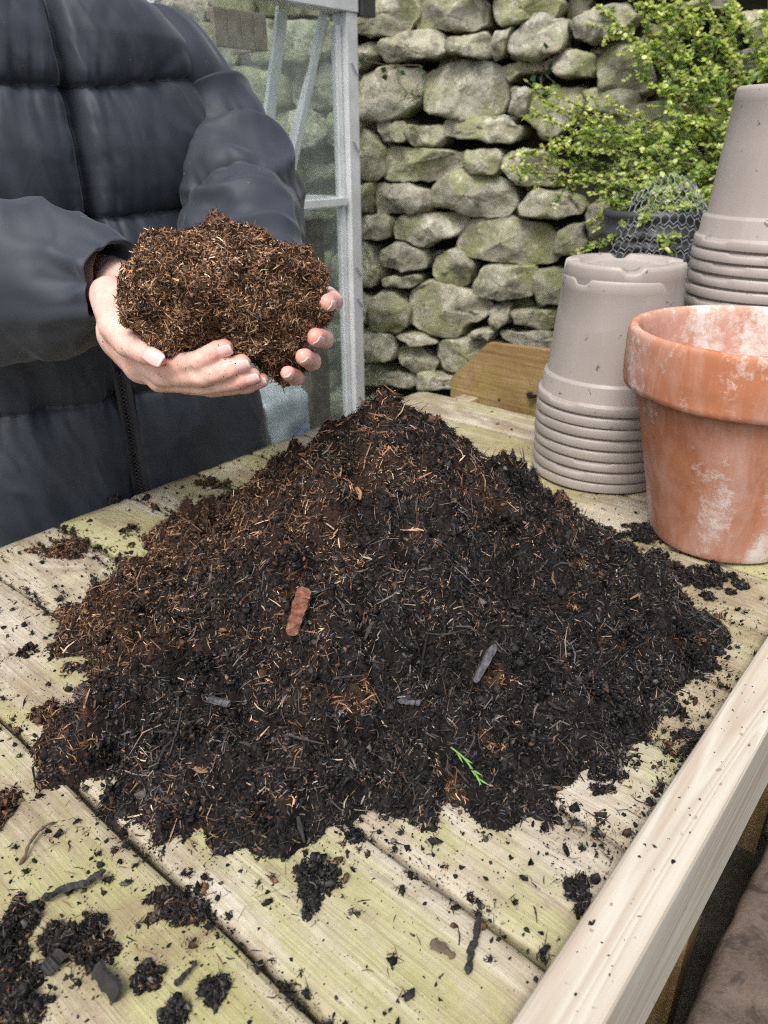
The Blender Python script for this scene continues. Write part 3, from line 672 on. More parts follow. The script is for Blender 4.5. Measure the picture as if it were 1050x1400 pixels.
def heap_h(x, y, fine=True):
    rho = heap_rho(x, y); s = (np.sqrt(rho * rho + .05) - .2236) / .8011
    h = .227 * (1 - s)
    h = h - .026 * np.sin(np.clip(rho, 0, 1) * np.pi) * 1.0
    P = np.stack([x, y, 0 * x], -1)
    m = np.clip((1.15 - rho) * 4, 0, 1)
    h = h + m * (.018 * fbm(P * 9, 3, 31) + .020 * (np.abs(fbm(P * 17, 2, 32)) - .3) + .014 * (np.abs(fbm(P * 38, 2, 35)) - .3))
    for b, r, a in BUMPS: h = np.maximum(h, -.02) + a * np.exp(-((x - b[0]) ** 2 + (y - b[1]) ** 2) / (r * r * .7)) if a else h
    if fine: h = h + m * (.010 * (np.abs(fbm(P * 75, 2, 33)) - .3) + .005 * fbm(P * 190, 2, 34))
    return h
DARK = np.array([[.0065, .006, .006], [.013, .0118, .0115], [.027, .0245, .024], [.060, .054, .051], [.12, .103, .092], [.22, .16, .11], [.40, .30, .20]])  # peat blacks; the lighter greys put wet fibre glints into the colour
BROWN = np.array([[.014, .009, .007], [.048, .026, .016], [.115, .060, .033], [.185, .098, .053], [.26, .148, .082], [.36, .235, .14], [.50, .36, .23]])
def pick(n, brown, rg, wd=(.27, .26, .20, .16, .08, .025, .005), wb=(.14, .20, .24, .19, .13, .08, .02)):
    cd = DARK[rg.choice(7, n, p=np.array(wd) / sum(wd))]; cb = BROWN[rg.choice(7, n, p=np.array(wb) / sum(wb))]
    m = (rg.random(n) < brown)[:, None]; return np.where(m, cb, cd) * rg.uniform(.75, 1.3, (n, 1))
def fibres(Pp, N, Ln, Wd, tilt, cols, rg, lift=0.0):
    n = len(Pp); r = rg.normal(size=(n, 3)); T = r - (r * N).sum(1)[:, None] * N; T /= np.linalg.norm(T, axis=1)[:, None]
    D = T * np.cos(tilt)[:, None] + N * np.sin(tilt)[:, None]; Bq = np.cross(N, D); Bq /= np.linalg.norm(Bq, axis=1)[:, None] + 1e-9
    a = rg.uniform(0, np.pi, n)[:, None]; W = (Bq * np.cos(a) + np.cross(D, Bq) * np.sin(a)) * Wd[:, None] * .5
    cv = Bq * (rg.normal(0, .10, n) * Ln)[:, None] + N * (np.abs(rg.normal(0, .06, n)) * Ln)[:, None]
    c = Pp + N * lift; p0 = c - D * (Ln * .42)[:, None]; p1 = c + cv; p2 = c + D * (Ln * .58)[:, None]
    V = np.stack([p0 - W * .7, p0 + W * .7, p1 - W, p1 + W, p2 - W * .35, p2 + W * .35], 1).reshape(-1, 3)
    o = np.arange(n)[:, None] * 6; F = np.concatenate([o + [0, 1, 3, 2], o + [2, 3, 5, 4]])
    return V, F, np.repeat(cols, 6, 0)
_bm = bmesh.new(); bmesh.ops.create_icosphere(_bm, subdivisions=1, radius=1); ICO_V = np.array([v.co for v in _bm.verts]); ICO_F = np.array([[v.index for v in f.verts] for f in _bm.faces]); _bm.free()
_bm = bmesh.new(); bmesh.ops.create_icosphere(_bm, subdivisions=2, radius=1); ICO3_V = np.array([v.co for v in _bm.verts]); ICO3_F = np.array([[v.index for v in f.verts] for f in _bm.faces]); _bm.free()
def rand_rot(n, rg):
    q = rg.normal(size=(n, 4)); q /= np.linalg.norm(q, axis=1)[:, None]; w, x, y, z = q.T
    return np.stack([1 - 2 * (y * y + z * z), 2 * (x * y - w * z), 2 * (x * z + w * y), 2 * (x * y + w * z), 1 - 2 * (x * x + z * z), 2 * (y * z - w * x), 2 * (x * z - w * y), 2 * (y * z + w * x), 1 - 2 * (x * x + y * y)], 1).reshape(n, 3, 3)
OCT_V = np.array([(1, 0, 0), (-1, 0, 0), (0, 1, 0), (0, -1, 0), (0, 0, 1), (0, 0, -1.0)]); OCT_F = np.array([(0, 2, 4), (2, 1, 4), (1, 3, 4), (3, 0, 4), (2, 0, 5), (1, 2, 5), (3, 1, 5), (0, 3, 5)])
def crumbs(Pp, size, cols, rg, flat=(.25, .9)):
    big = size > .0019
    if big.any() and not big.all():
        A_, B_ = _crumbs(Pp[big], size[big], cols[big], rg, flat, ICO_V, ICO_F), _crumbs(Pp[~big], size[~big], cols[~big], rg, flat, OCT_V, OCT_F)
        return np.concatenate([A_[0], B_[0]]), np.concatenate([A_[1], B_[1] + len(A_[0])]), np.concatenate([A_[2], B_[2]])
    return _crumbs(Pp, size, cols, rg, flat, ICO_V, ICO_F) if big.all() else _crumbs(Pp, size, cols, rg, flat, OCT_V, OCT_F)
def _crumbs(Pp, size, cols, rg, flat, IV, IF):
    n = len(Pp); k = len(IV)
    V = IV[None] * (1 + rg.normal(0, .16, (n, k, 1))) + rg.normal(0, .30, (n, k, 3)); sc = np.stack([np.ones(n), rg.uniform(.5, 1, n), rg.uniform(*flat, n)], 1) * size[:, None]
    V = np.einsum('nij,nkj->nki', rand_rot(n, rg), V * sc[:, None]) + Pp[:, None]
    F = (np.arange(n)[:, None, None] * k + IF[None]).reshape(-1, 3)
    return V.reshape(-1, 3), F, np.repeat(cols, k, 0)
def peat_mesh(name, parts):
    """parts: list of (V, F, col); quads become triangles so that everything shares one mesh"""
    Vs, Fs, Cs, o = [], [], [], 0
    for V, F, c in parts:
        F = quad_tris(F) if F.shape[1] == 4 else F
        Vs.append(V); Fs.append(F + o); Cs.append(c); o += len(V)
    return np_mesh(name, np.concatenate(Vs), np.concatenate(Fs), M['peat'], np.concatenate(Cs))
def unit(v): return v / (np.linalg.norm(v, axis=-1)[..., None] + 1e-12)

def brown_at(P):
    x, y, z = P[:, 0], P[:, 1], P[:, 2]
    s = (-x * 1.0 + (y - .76) * 1.0 + (z - 1.0) * 1.4) * 9.0
    a = 1 / (1 + np.exp(-(s + 2.0 * fbm(P * 13, 3, 51) + .08)))
    b = np.clip((fbm(P * 34, 2, 52) - .70) * 4.0, 0, .75)
    left = np.exp(-((x + .40) ** 2 + (y - .765) ** 2) / .004)
    return np.clip(a * .85 + b + .9 * left + .03, 0, .93)
def build_heap():
    rg = np.random.default_rng(11); NY = 350
    hp = empty('compost_heap', (HC[0], HC[1], TOP), label='large mound of dark crumbly compost with brown coir on its left', cat='compost heap')
    nx = 400; xs = np.linspace(-.56, .52, nx); ys = np.linspace(.30, 1.25, NY); X, Y = np.meshgrid(xs, ys, indexing='ij'); H = heap_h(X, Y)
    P = np.stack([X, Y, TOP + H], -1); ok = H > -.004
    i = np.arange(nx - 1)[:, None] * NY + np.arange(NY - 1)[None]; F = np.stack([i, i + NY, i + NY + 1, i + 1], -1).reshape(-1, 4)
    F = F[ok.reshape(-1)[F].any(1)]; used = np.unique(F); mp = -np.ones(nx * NY, int); mp[used] = np.arange(len(used)); V = P.reshape(-1, 3)[used]; V[:, 2] = np.maximum(V[:, 2], TOP - .004)
    br = brown_at(V); tone = np.clip(.85 + .5 * fbm(V * 160, 2, 8), .4, 1.6)[:, None]
    col = ((1 - br)[:, None] * np.array([.009, .008, .0075]) + br[:, None] * np.array([.045, .021, .011])) * tone
    child('mound', np_mesh('mound', V, mp[F], M['peat'], col), hp)
    def sample(n):
        x = rg.uniform(-.56, .54, int(n * 2.4)); y = rg.uniform(.32, 1.22, int(n * 2.4)); h = heap_h(x, y); k = h > -.001
        vis = k & ((y < .97) | (rg.random(len(x)) < .25)); x, y, h = x[vis][:n], y[vis][:n], h[vis][:n]
        e = .004; nx_ = -(heap_h(x + e, y, False) - heap_h(x - e, y, False)) / (2 * e); ny_ = -(heap_h(x, y + e, False) - heap_h(x, y - e, False)) / (2 * e)
        return np.stack([x, y, TOP + h], 1), unit(np.stack([nx_, ny_, np.ones(len(x))], 1))
    parts = []
    P, N = sample(46000); sz = np.clip(rg.lognormal(math.log(.0013), .5, len(P)), .0006, .0045)
    parts.append(crumbs(P + N * (sz * .1)[:, None], sz, pick(len(P), brown_at(P) * .8, rg, (.36, .34, .2, .08, .02, 0, 0), (.3, .34, .24, .1, .02, 0, 0)) * .85, rg))
    child('crumbs', peat_mesh('heap_crumbs', parts), hp, kind='stuff')
    parts = []
    for n, l0, sg, w, tl in ((105000, .0044, .5, .0009, .5), (50000, .0072, .5, .0010, .42), (8000, .013, .45, .0012, .3), (1300, .022, .4, .0016, .18)):
        P, N = sample(n); n = len(P); L = np.clip(rg.lognormal(math.log(l0), sg, n), .002, .05); W = w * rg.uniform(.55, 1.6, n)
        t = rg.normal(.12, tl, n); parts.append(fibres(P, N, L, W, t, pick(n, brown_at(P), rg) * 1.05 * np.exp(.8 * fbm(P * 50, 2, 91))[:, None], rg, .0008))
    child('fibres', peat_mesh('heap_fibres', parts), hp, kind='stuff')
    # larger lumps and flat flakes pressed into the surface
    P, N = sample(160); k = len(P); sz = np.clip(rg.lognormal(math.log(.0045), .3, k), .003, .009)
    c = np.where(rg.random((k, 1)) < .18, np.array([[.05, .05, .052]]), pick(k, brown_at(P) * .6, rg, (.3, .4, .25, .05, 0, 0, 0), (.4, .4, .2, 0, 0, 0, 0)))
    child('lumps', peat_mesh('heap_lumps', [crumbs(P + N * .001, sz, c, rg, (.18, .8))]), hp, kind='stuff')
    P, N = sample(110); k = len(P); L = rg.uniform(.010, .022, k)
    V, F, c = fibres(P, N, L, L * rg.uniform(.15, .32, k), rg.normal(.15, .2, k), np.where(rg.random((k, 1)) < .3, np.array([[.22, .12, .065]]), np.array([[.04, .037, .036]])) * rg.uniform(.6, 1.5, (k, 1)), rg, .003)
    child('bark_flakes', peat_mesh('heap_flakes', [(V, F, c)]), hp, kind='stuff')
    # crumbly clods: balls of crumbs and stubby fibre sitting on the surface and round the foot
    x = rg.uniform(-.52, .50, 5000); y = rg.uniform(.33, 1.15, 5000); rho = heap_rho(x, y)
    pr = np.where(rho < 1, .10 + .35 * rho ** 2, .5 * np.exp(-(rho - 1) / .055)); q = (rg.random(5000) < pr * .42) & ((x * LX[0] + y * LX[1]) * 0 + (x * NX[0] + y * NX[1]) > .15); x, y = x[q], y[q]; m = len(x)
    C = np.stack([x, y, TOP + np.maximum(heap_h(x, y), 0)], 1); Rc = np.clip(rg.lognormal(math.log(.0072), .5, m), .003, .020); parts = []
    k = np.repeat(np.arange(m), np.clip((Rc / .0060) ** 2 * 34, 8, 150).astype(int)); qd = unit(rg.normal(size=(len(k), 3))); P = C[k] + qd * (Rc[k] * rg.uniform(.25, 1, len(k)) ** .5)[:, None] * np.array([1, 1, .7]); P[:, 2] = np.maximum(P[:, 2], TOP + .001)
    bc = (brown_at(C) * .8)[k]; tn = rg.lognormal(0, .5, m)[k][:, None]
    parts.append(crumbs(P, np.clip(rg.lognormal(math.log(.0017), .4, len(k)), .0007, .0045), pick(len(k), bc, rg, (.36, .36, .2, .07, .01, 0, 0), (.3, .34, .24, .1, .02, 0, 0)) * tn, rg))
    parts.append(fibres(P, unit(qd + [0, 0, .3]), np.clip(rg.lognormal(math.log(.0042), .4, len(k)), .002, .012), rg.uniform(.0005, .0012, len(k)), rg.normal(.3, .5, len(k)), pick(len(k), bc, rg) * tn, rg, .0004))
    child('crumbly_clods', peat_mesh('heap_clods', parts), hp, kind='stuff')
    # tiny pale grains
    P, N = sample(240); k = len(P); child('perlite_grains', peat_mesh('grains', [crumbs(P + N * .0015, rg.uniform(.0006, .0013, k), np.full((k, 3), .6), rg)]), hp, kind='stuff')
    return sample
heap_sample = build_heap()

def clod_mesh(name, lumps, brown, seed, nf=1400, fl=.006, dens=1.0, wmul=1.0):
    """a lump of matted compost: ellipsoids (centre, radii) joined, with fibres and crumbs all over"""
    rg = np.random.default_rng(seed); parts = []
    wts = np.array([np.prod(r) ** (2 / 3) for c, r in lumps]); wts /= wts.sum()
    for (c, r), w in zip(lumps, wts):
        c, r = np.asarray(c), np.asarray(r, float); d = 1 + .26 * fbm(ICO3_V * 2.2 + c * 40, 3, seed) + .12 * fbm(ICO3_V * 7, 2, seed + 2)
        V = c + ICO3_V * r * .72 * d[:, None]; V[:, 2] = np.maximum(V[:, 2], TOP - .002)
        b = np.clip(brown + .3 * fbm(V * 60, 2, seed), 0, 1)[:, None]
        parts.append((V, ICO3_F, (1 - b) * np.array([.014, .012, .011]) + b * np.array([.045, .021, .011])))
        n = int(nf * w); q = unit(rg.normal(size=(n, 3))); P = c + q * r * (1 + .26 * fbm(q * 2.2 + c * 40, 3, seed))[:, None]; N = unit(q / r); k = P[:, 2] > TOP; P, N = P[k], N[k]; n = len(P)
        parts.append(fibres(P, N, np.clip(rg.lognormal(math.log(fl), .5, n), .002, .03), rg.uniform(.0004, .0011, n) * wmul, rg.normal(.2, .35, n), pick(n, np.full(n, brown), rg), rg, .0006))
        m = int(n * .8); j = rg.integers(0, n, m) if n else np.zeros(0, int); Q = c + (P[j] - c) * rg.uniform(.55, 1.06, (m, 1)) + rg.normal(0, .0012, (m, 3)); Q[:, 2] = np.maximum(Q[:, 2], TOP + .0005); m and parts.append(crumbs(Q, np.clip(rg.lognormal(math.log(.0014), .45, m), .0007, .0038), pick(m, np.full(m, brown * .8), rg, (.4, .36, .18, .05, .01, 0, 0), (.3, .36, .24, .1, 0, 0, 0)), rg))
    return peat_mesh(name, parts)
def flat_clod(x, y, w, h, tall, brown, seed, label, nf=3000):
    c = on_top(x, y); s = np.linalg.norm(c - CAM) / FPX; rg = np.random.default_rng(seed); rx, rt = w * s, tall
    ly = h * s * 1.6; lumps = [(c + [0, 0, tall * .2], (rx * .48, ly * .42, tall * .8))]
    for k in range(16):
        a = rg.uniform(0, 6.28); q = rg.uniform(.35, 1.25); f = rg.uniform(.10, .34); lumps.append((c + [rx * q * math.cos(a), ly * q * math.sin(a), tall * f * .3], (rx * f * rg.uniform(.7, 1.5), ly * f * rg.uniform(.6, 1.1), tall * f * rg.uniform(.7, 1.5))))
    o = obj('compost_clod', clod_mesh('compost_clod', lumps, brown, seed, int(np.clip(w * h * 4, 800, 2800)), .005), label=label, cat='compost clod')
CLODS = [(970, 797, 30, 22, .024, .05, 'round dark compost clod between the heap and the terracotta pot'),
 (905, 782, 16, 9, .010, .05, 'small dark compost clod just left of the round clod'),
 (885, 728, 36, 15, .013, .08, 'flat dark compost clod against the foot of the terracotta pot'),
 (95, 749, 40, 13, .012, .95, 'flat brown coir clod on the bare boards left of the heap'),
 (68, 978, 20, 10, .012, .9, 'small brown coir clod by the left end of the heap'),
 (-2, 1120, 12, 22, .02, .9, 'brown coir clod cut off by the left edge of the photo'),
 (290, 662, 20, 8, .010, .8, 'brown coir clod on the boards behind the heap'),
 (158, 684, 8, 5, .008, .0, 'tiny black clod on the far edge of the bench'),
 (737, 540, 16, 8, .016, .0, 'black clod against the end board behind the short pot stack'),
 (6, 1290, 26, 34, .014, .1, 'big dark compost clump at the lower left edge of the photo'),
 (22, 1372, 28, 18, .014, .1, 'dark compost clump in the lower left corner'),
 (98, 1288, 28, 16, .014, .05, 'ragged black clump right of the lower left clump'),
 (135, 1302, 20, 12, .010, .25, 'small ragged clump touching the ragged black clump'),
 (235, 1243, 36, 12, .007, .35, 'thin fibrous smear of compost on the pale board'),
 (290, 1357, 14, 9, .009, .0, 'small black clod on the pale board near the bottom'),
 (425, 1226, 12, 14, .010, .0, 'lone black clod on the middle board below the heap'),
 (240, 1382, 11, 10, .009, .0, 'small black clod at the bottom of the pale board'),
 (205, 1335, 12, 9, .006, .1, 'flattened crumbly clod above the forked twig'),
 (820, 1062, 26, 14, .012, .05, 'dark clod on the boards right of the heap front'),
 (1010, 985, 14, 10, .012, .05, 'dark clod near the pine rail at right'),
 (955, 1020, 22, 12, .010, .05, 'dark clod touching the pine rail halfway up'),
 (790, 1225, 14, 12, .010, .05, 'dark clod beside the pine rail low down'),
 (640, 1300, 0, 0, 0, 0, None)]
for k, c in enumerate(CLODS):
    if c[6]: flat_clod(*c[:6], 200 + k, c[6])

def build_scatter():
    rg = np.random.default_rng(21); n = 130000
    l = rg.uniform(-.1, 1.42, n); q = rg.uniform(.126, 1.0, n); P = LX * l[:, None] + NX * q[:, None]; x, y = P[:, 0], P[:, 1]
    rho = heap_rho(x, y); d = np.maximum(rho - .97, 0)
    Q = np.stack([x, y, 0 * x], -1); clump = np.clip(fbm(Q * 14, 3, 61) + .1, 0, 2); c2 = np.clip(fbm(Q * 45, 2, 62) + .2, 0, 2)
    pr = .55 * np.exp(-d / .07) + .045 + .55 * np.exp(-d / .30) * clump * c2 * .55
    gl = np.abs((l - GAPS[0] + .0625) % .125 - .0625); pr += np.exp(-(gl / .006) ** 2) * np.where(d < .8, .42, .10) * (.4 + clump)
    pr += np.exp(-(gl / .014) ** 2) * np.exp(-d / .55) * .75 * np.clip(clump + .25, 0, 1.2)
    pr += .5 * np.exp(-((x + .19) ** 2 + (y - .32) ** 2) / .006) * c2; pr += .35 * np.exp(-((q - .135) / .02) ** 2) * clump * (l < 1.0)
    pr *= np.where(l > .9, .35, 1) * np.where((l > .95) & (q > .45), .3, 1)
    k = (rg.random(n) < pr) & (rho > .93); P, gl = P[k], gl[k]; m = len(P)
    sz = np.clip(rg.lognormal(math.log(.0012), .55, m), .0005, .0055); z = TOP + sz * .35 - np.where(gl < .003, .004, 0); P[:, 2] = z
    cr = crumbs(P, sz, pick(m, np.clip(.12 + .5 * (brown_at(P + [0, 0, .05]) > .55) * (rg.random(m) < .5), 0, 1), rg, (.42, .34, .18, .05, .01, 0, 0), (.3, .4, .25, .05, 0, 0, 0)), rg)
    # threads lying about, and extra rag on the larger crumbs
    t = rg.choice(m, 2600); PF = P[t].copy(); PF[:, :2] += rg.normal(0, .004, (2600, 2)); PF[:, 2] = TOP + .0012
    N = np.tile([0, 0, 1.0], (2600, 1)); fb = fibres(PF, N, np.clip(rg.lognormal(math.log(.007), .5, 2600), .002, .03), rg.uniform(.0005, .0013, 2600), rg.normal(.05, .12, 2600), pick(2600, np.full(2600, .2), rg, (.35, .3, .2, .1, .04, .01, 0)), rg)
    b = np.where(sz > .0026)[0]; rp = np.repeat(b, 14); PB = P[rp] + rg.normal(size=(len(rp), 3)) * (sz[rp] * .6)[:, None]; PB[:, 2] = np.maximum(PB[:, 2], TOP + .0006); NB = unit(rg.normal(size=(len(rp), 3)) + [0, 0, .6])
    fb2 = fibres(PB, NB, rg.uniform(.002, .007, len(rp)), rg.uniform(.0004, .0012, len(rp)), rg.normal(.2, .4, len(rp)), pick(len(rp), np.full(len(rp), .15), rg, (.4, .32, .18, .06, .03, .01, 0)), rg)
    j = rg.integers(0, m, 16000); PD = P[j].copy(); PD[:, :2] += rg.normal(0, .010, (16000, 2)); PD[:, 2] = TOP + .0006; qq = PD @ NX; PD = PD[(qq > .126) & (qq < 1.0)]
    du = crumbs(PD, rg.uniform(.0003, .0009, len(PD)), pick(len(PD), np.full(len(PD), .15), rg, (.4, .34, .18, .06, .02, 0, 0), (.3, .4, .25, .05, 0, 0, 0)), rg)
    obj('spilled_compost', peat_mesh('spilled_compost', [cr, fb, fb2, du]), kind='stuff', label='compost crumbs spilled over the bench boards', cat='compost')
    # crumbs on the stone block
    m = 3000; l = rg.uniform(.1, 1.3, m); q = rg.uniform(-.23, .07, m); P = LX * l[:, None] + NX * q[:, None]; cl = np.clip(fbm(np.stack([P[:, 0] * 9, P[:, 1] * 9, 0 * l], -1), 3, 77) + .1, 0, 1); k = rg.random(m) < cl * 1.4; P = P[k]; P[:, 2] = .408; m = len(P)
    obj('spilled_compost', peat_mesh('block_crumbs', [crumbs(P, np.clip(rg.lognormal(math.log(.004), .6, m), .001, .016), pick(m, np.full(m, .1), rg, (.5, .3, .15, .05, 0, 0, 0)), rg, (.3, .7))]), kind='stuff', label='compost crumbs lying on the brown stone block', cat='compost')
build_scatter()
def build_rail_crumbs():
    rg = np.random.default_rng(44); m = 160; l = rg.uniform(.1, 1.3, m); q = rg.uniform(.084, .117, m); P = LX * l[:, None] + NX * q[:, None]; P[:, 2] = .8755
    obj('spilled_compost', peat_mesh('rail_crumbs', [crumbs(P, np.clip(rg.lognormal(math.log(.0008), .5, m), .0004, .0022), pick(m, np.full(m, .25), rg, (.4, .34, .18, .06, .02, 0, 0)), rg)]), kind='stuff', label='specks of compost lying along the top of the pine rail', cat='compost')
build_rail_crumbs()

def stick(name, path, rad, mat, label, cat, seed, seg=7, flat=1.0):
    P = catmull(path, 30); P = P + .0009 * np.stack([fbm(P * 150, 2, seed + k) for k in (1, 2, 3)], 1); V, F = tube(P, rad * np.r_[.3, .6, np.linspace(.95, .7, 25), .55, .4, .2], seg); c = np.repeat(P, seg, 0)
    V = c + (V - c) * np.clip(.85 + .55 * fbm(V * 330, 3, seed), .3, 1.6)[:, None]; V[:, 2] = c[:, 2] + (V[:, 2] - c[:, 2]) * flat
    caps = [list(range(seg))[::-1], list(range(len(V) - seg, len(V)))]
    me = py_mesh(name, V - P[15], [tuple(map(int, f)) for f in F] + [tuple(c) for c in caps], mat)
    return obj(name, me, loc=P[15], label=label, cat=cat)
def heap_pt(x, y, up=.004):
    u, v = (x - 525) / FPX, (700 - y) / FPX; d = C_R * u + C_U * v + C_F; t = np.linspace(.35, 1.4, 900)
    P = CAM + d * t[:, None]; h = TOP + np.maximum(heap_h(P[:, 0], P[:, 1], False), 0); k = np.argmax(P[:, 2] < h + up); return P[k]
def slab_chip(name, a, b, w, th, mat, label, cat, seed):
    a, b = np.asarray(a), np.asarray(b); t = unit(b - a); s = unit(np.cross(t, -C_F)); u = np.cross(s, t); n = 18; V = []
    r = np.random.default_rng(seed)
    for k in range(n):
        f = k / (n - 1); c = a + (b - a) * f + u * .0012 * vnoise(np.array([k * .35, seed * 1.7, 2.]), seed); ww = w * (.45 if k in (0, n - 1) else 1) * (1 + .14 * vnoise(np.array([k * .45, seed * 3.3, 0.]), seed)) * r.uniform(.9, 1.08)
        V += [c - s * ww / 2, c + s * ww / 2 * r.uniform(.8, 1.1), c + s * ww / 2.3 + u * th * r.uniform(.85, 1.1), c - s * ww / 2.3 + u * th * r.uniform(.85, 1.1)]
    F = [(4 * k + j, 4 * k + (j + 1) % 4, 4 * k + 4 + (j + 1) % 4, 4 * k + 4 + j) for k in range(n - 1) for j in range(4)] + [(3, 2, 1, 0), tuple(4 * (n - 1) + j for j in range(4))]
    c = (a + b) / 2; me = py_mesh(name, [v - c for v in V], F, mat); bm = bmesh.new(); bm.from_mesh(me); bmesh.ops.recalc_face_normals(bm, faces=bm.faces); bm.to_mesh(me); bm.free()
    return obj(name, me, loc=c, label=label, cat=cat)
slab_chip('bark_chip', heap_pt(398, 868, .019), heap_pt(418, 803, .019), .0145, .004, M['chip'], 'reddish brown wood chip stuck upright on the heap front', 'wood chip', 1)
slab_chip('grey_stick', heap_pt(648, 933, .013), heap_pt(676, 882, .013), .0072, .004, M['stick'], 'pale grey flat stick on the right of the heap front', 'stick', 2)
slab_chip('grey_chip', heap_pt(546, 957, .012), heap_pt(576, 960, .012), .005, .003, M['stick'], 'small grey chip lying level in the middle of the heap', 'chip', 3)
slab_chip('dark_chip', heap_pt(284, 955, .013), heap_pt(316, 962, .013), .006, .004, M['stick'], 'grey flake on the left side of the heap front', 'chip', 4)
slab_chip('slate_chip', on_top(62, 1338) + [0, 0, .006], on_top(88, 1312) + [0, 0, .008], .010, .003, M['blacks'], 'flat black chip on the pale board at lower left', 'chip', 5)
slab_chip('slate_chip', on_top(136, 1330) + [0, 0, .006], on_top(166, 1368) + [0, 0, .005], .012, .003, M['blacks'], 'broad dark grey chip at lower left beside the black one', 'chip', 6)
stick('twig', [on_top(58, 1236) + [0, 0, .006], on_top(90, 1226) + [0, 0, .008], on_top(128, 1212) + [0, 0, .007], on_top(148, 1200) + [0, 0, .009]], .0040, M['blacks'], 'thick black twig on the pale board at left', 'twig', 7)
stick('twig', [on_top(238, 1350) + [0, 0, .004], on_top(252, 1340) + [0, 0, .005], on_top(270, 1320) + [0, 0, .006]], .0024, M['blacks'], 'short forked black twig on the pale board near the bottom', 'twig', 8)
stick('twig', [on_top(638, 1338) + [0, 0, .004], on_top(645, 1300) + [0, 0, .005], on_top(655, 1255) + [0, 0, .004]], .0033, M['blacks'], 'straight dark twig on the board next to the pine rail', 'twig', 9)
stick('root_thread', [on_top(28, 1185) + [0, 0, .002], on_top(50, 1150) + [0, 0, .006], on_top(78, 1125) + [0, 0, .003]], .0016, M['bark'], 'bent brown root lying across the pale board at left', 'root', 10)
stick('bark_strip', [on_top(590, 1290) + [0, 0, .003], on_top(605, 1302) + [0, 0, .004], on_top(620, 1312) + [0, 0, .003]], .0042, M['bark'], 'short brown bark strip left of the straight twig', 'bark', 11, flat=.5)
def build_sprig():
    a, b = heap_pt(617, 1022, .012), heap_pt(654, 1064, .012); P = catmull([a, (a + b) / 2 + [0, 0, .004], b], 10); parts = [tube(P, .0009, 5)]
    for k, f in enumerate((2, 4, 6, 7, 8, 9)):
        d = unit(b - a) * .011 + unit(np.cross(b - a, C_F)) * (.0025 if k % 2 else -.0025); Q = np.array([P[f], P[f] + d * .5 - C_F * .001, P[f] + d]); parts.append(tube(Q, np.array([.0005, .0009, .0002]), 5))
    V, F = merge(parts); obj('green_sprig', np_mesh('green_sprig', V - a, F, M['green'], sm=True), loc=a, label='tiny green sprig lying low on the heap front', cat='sprig')
build_sprig()

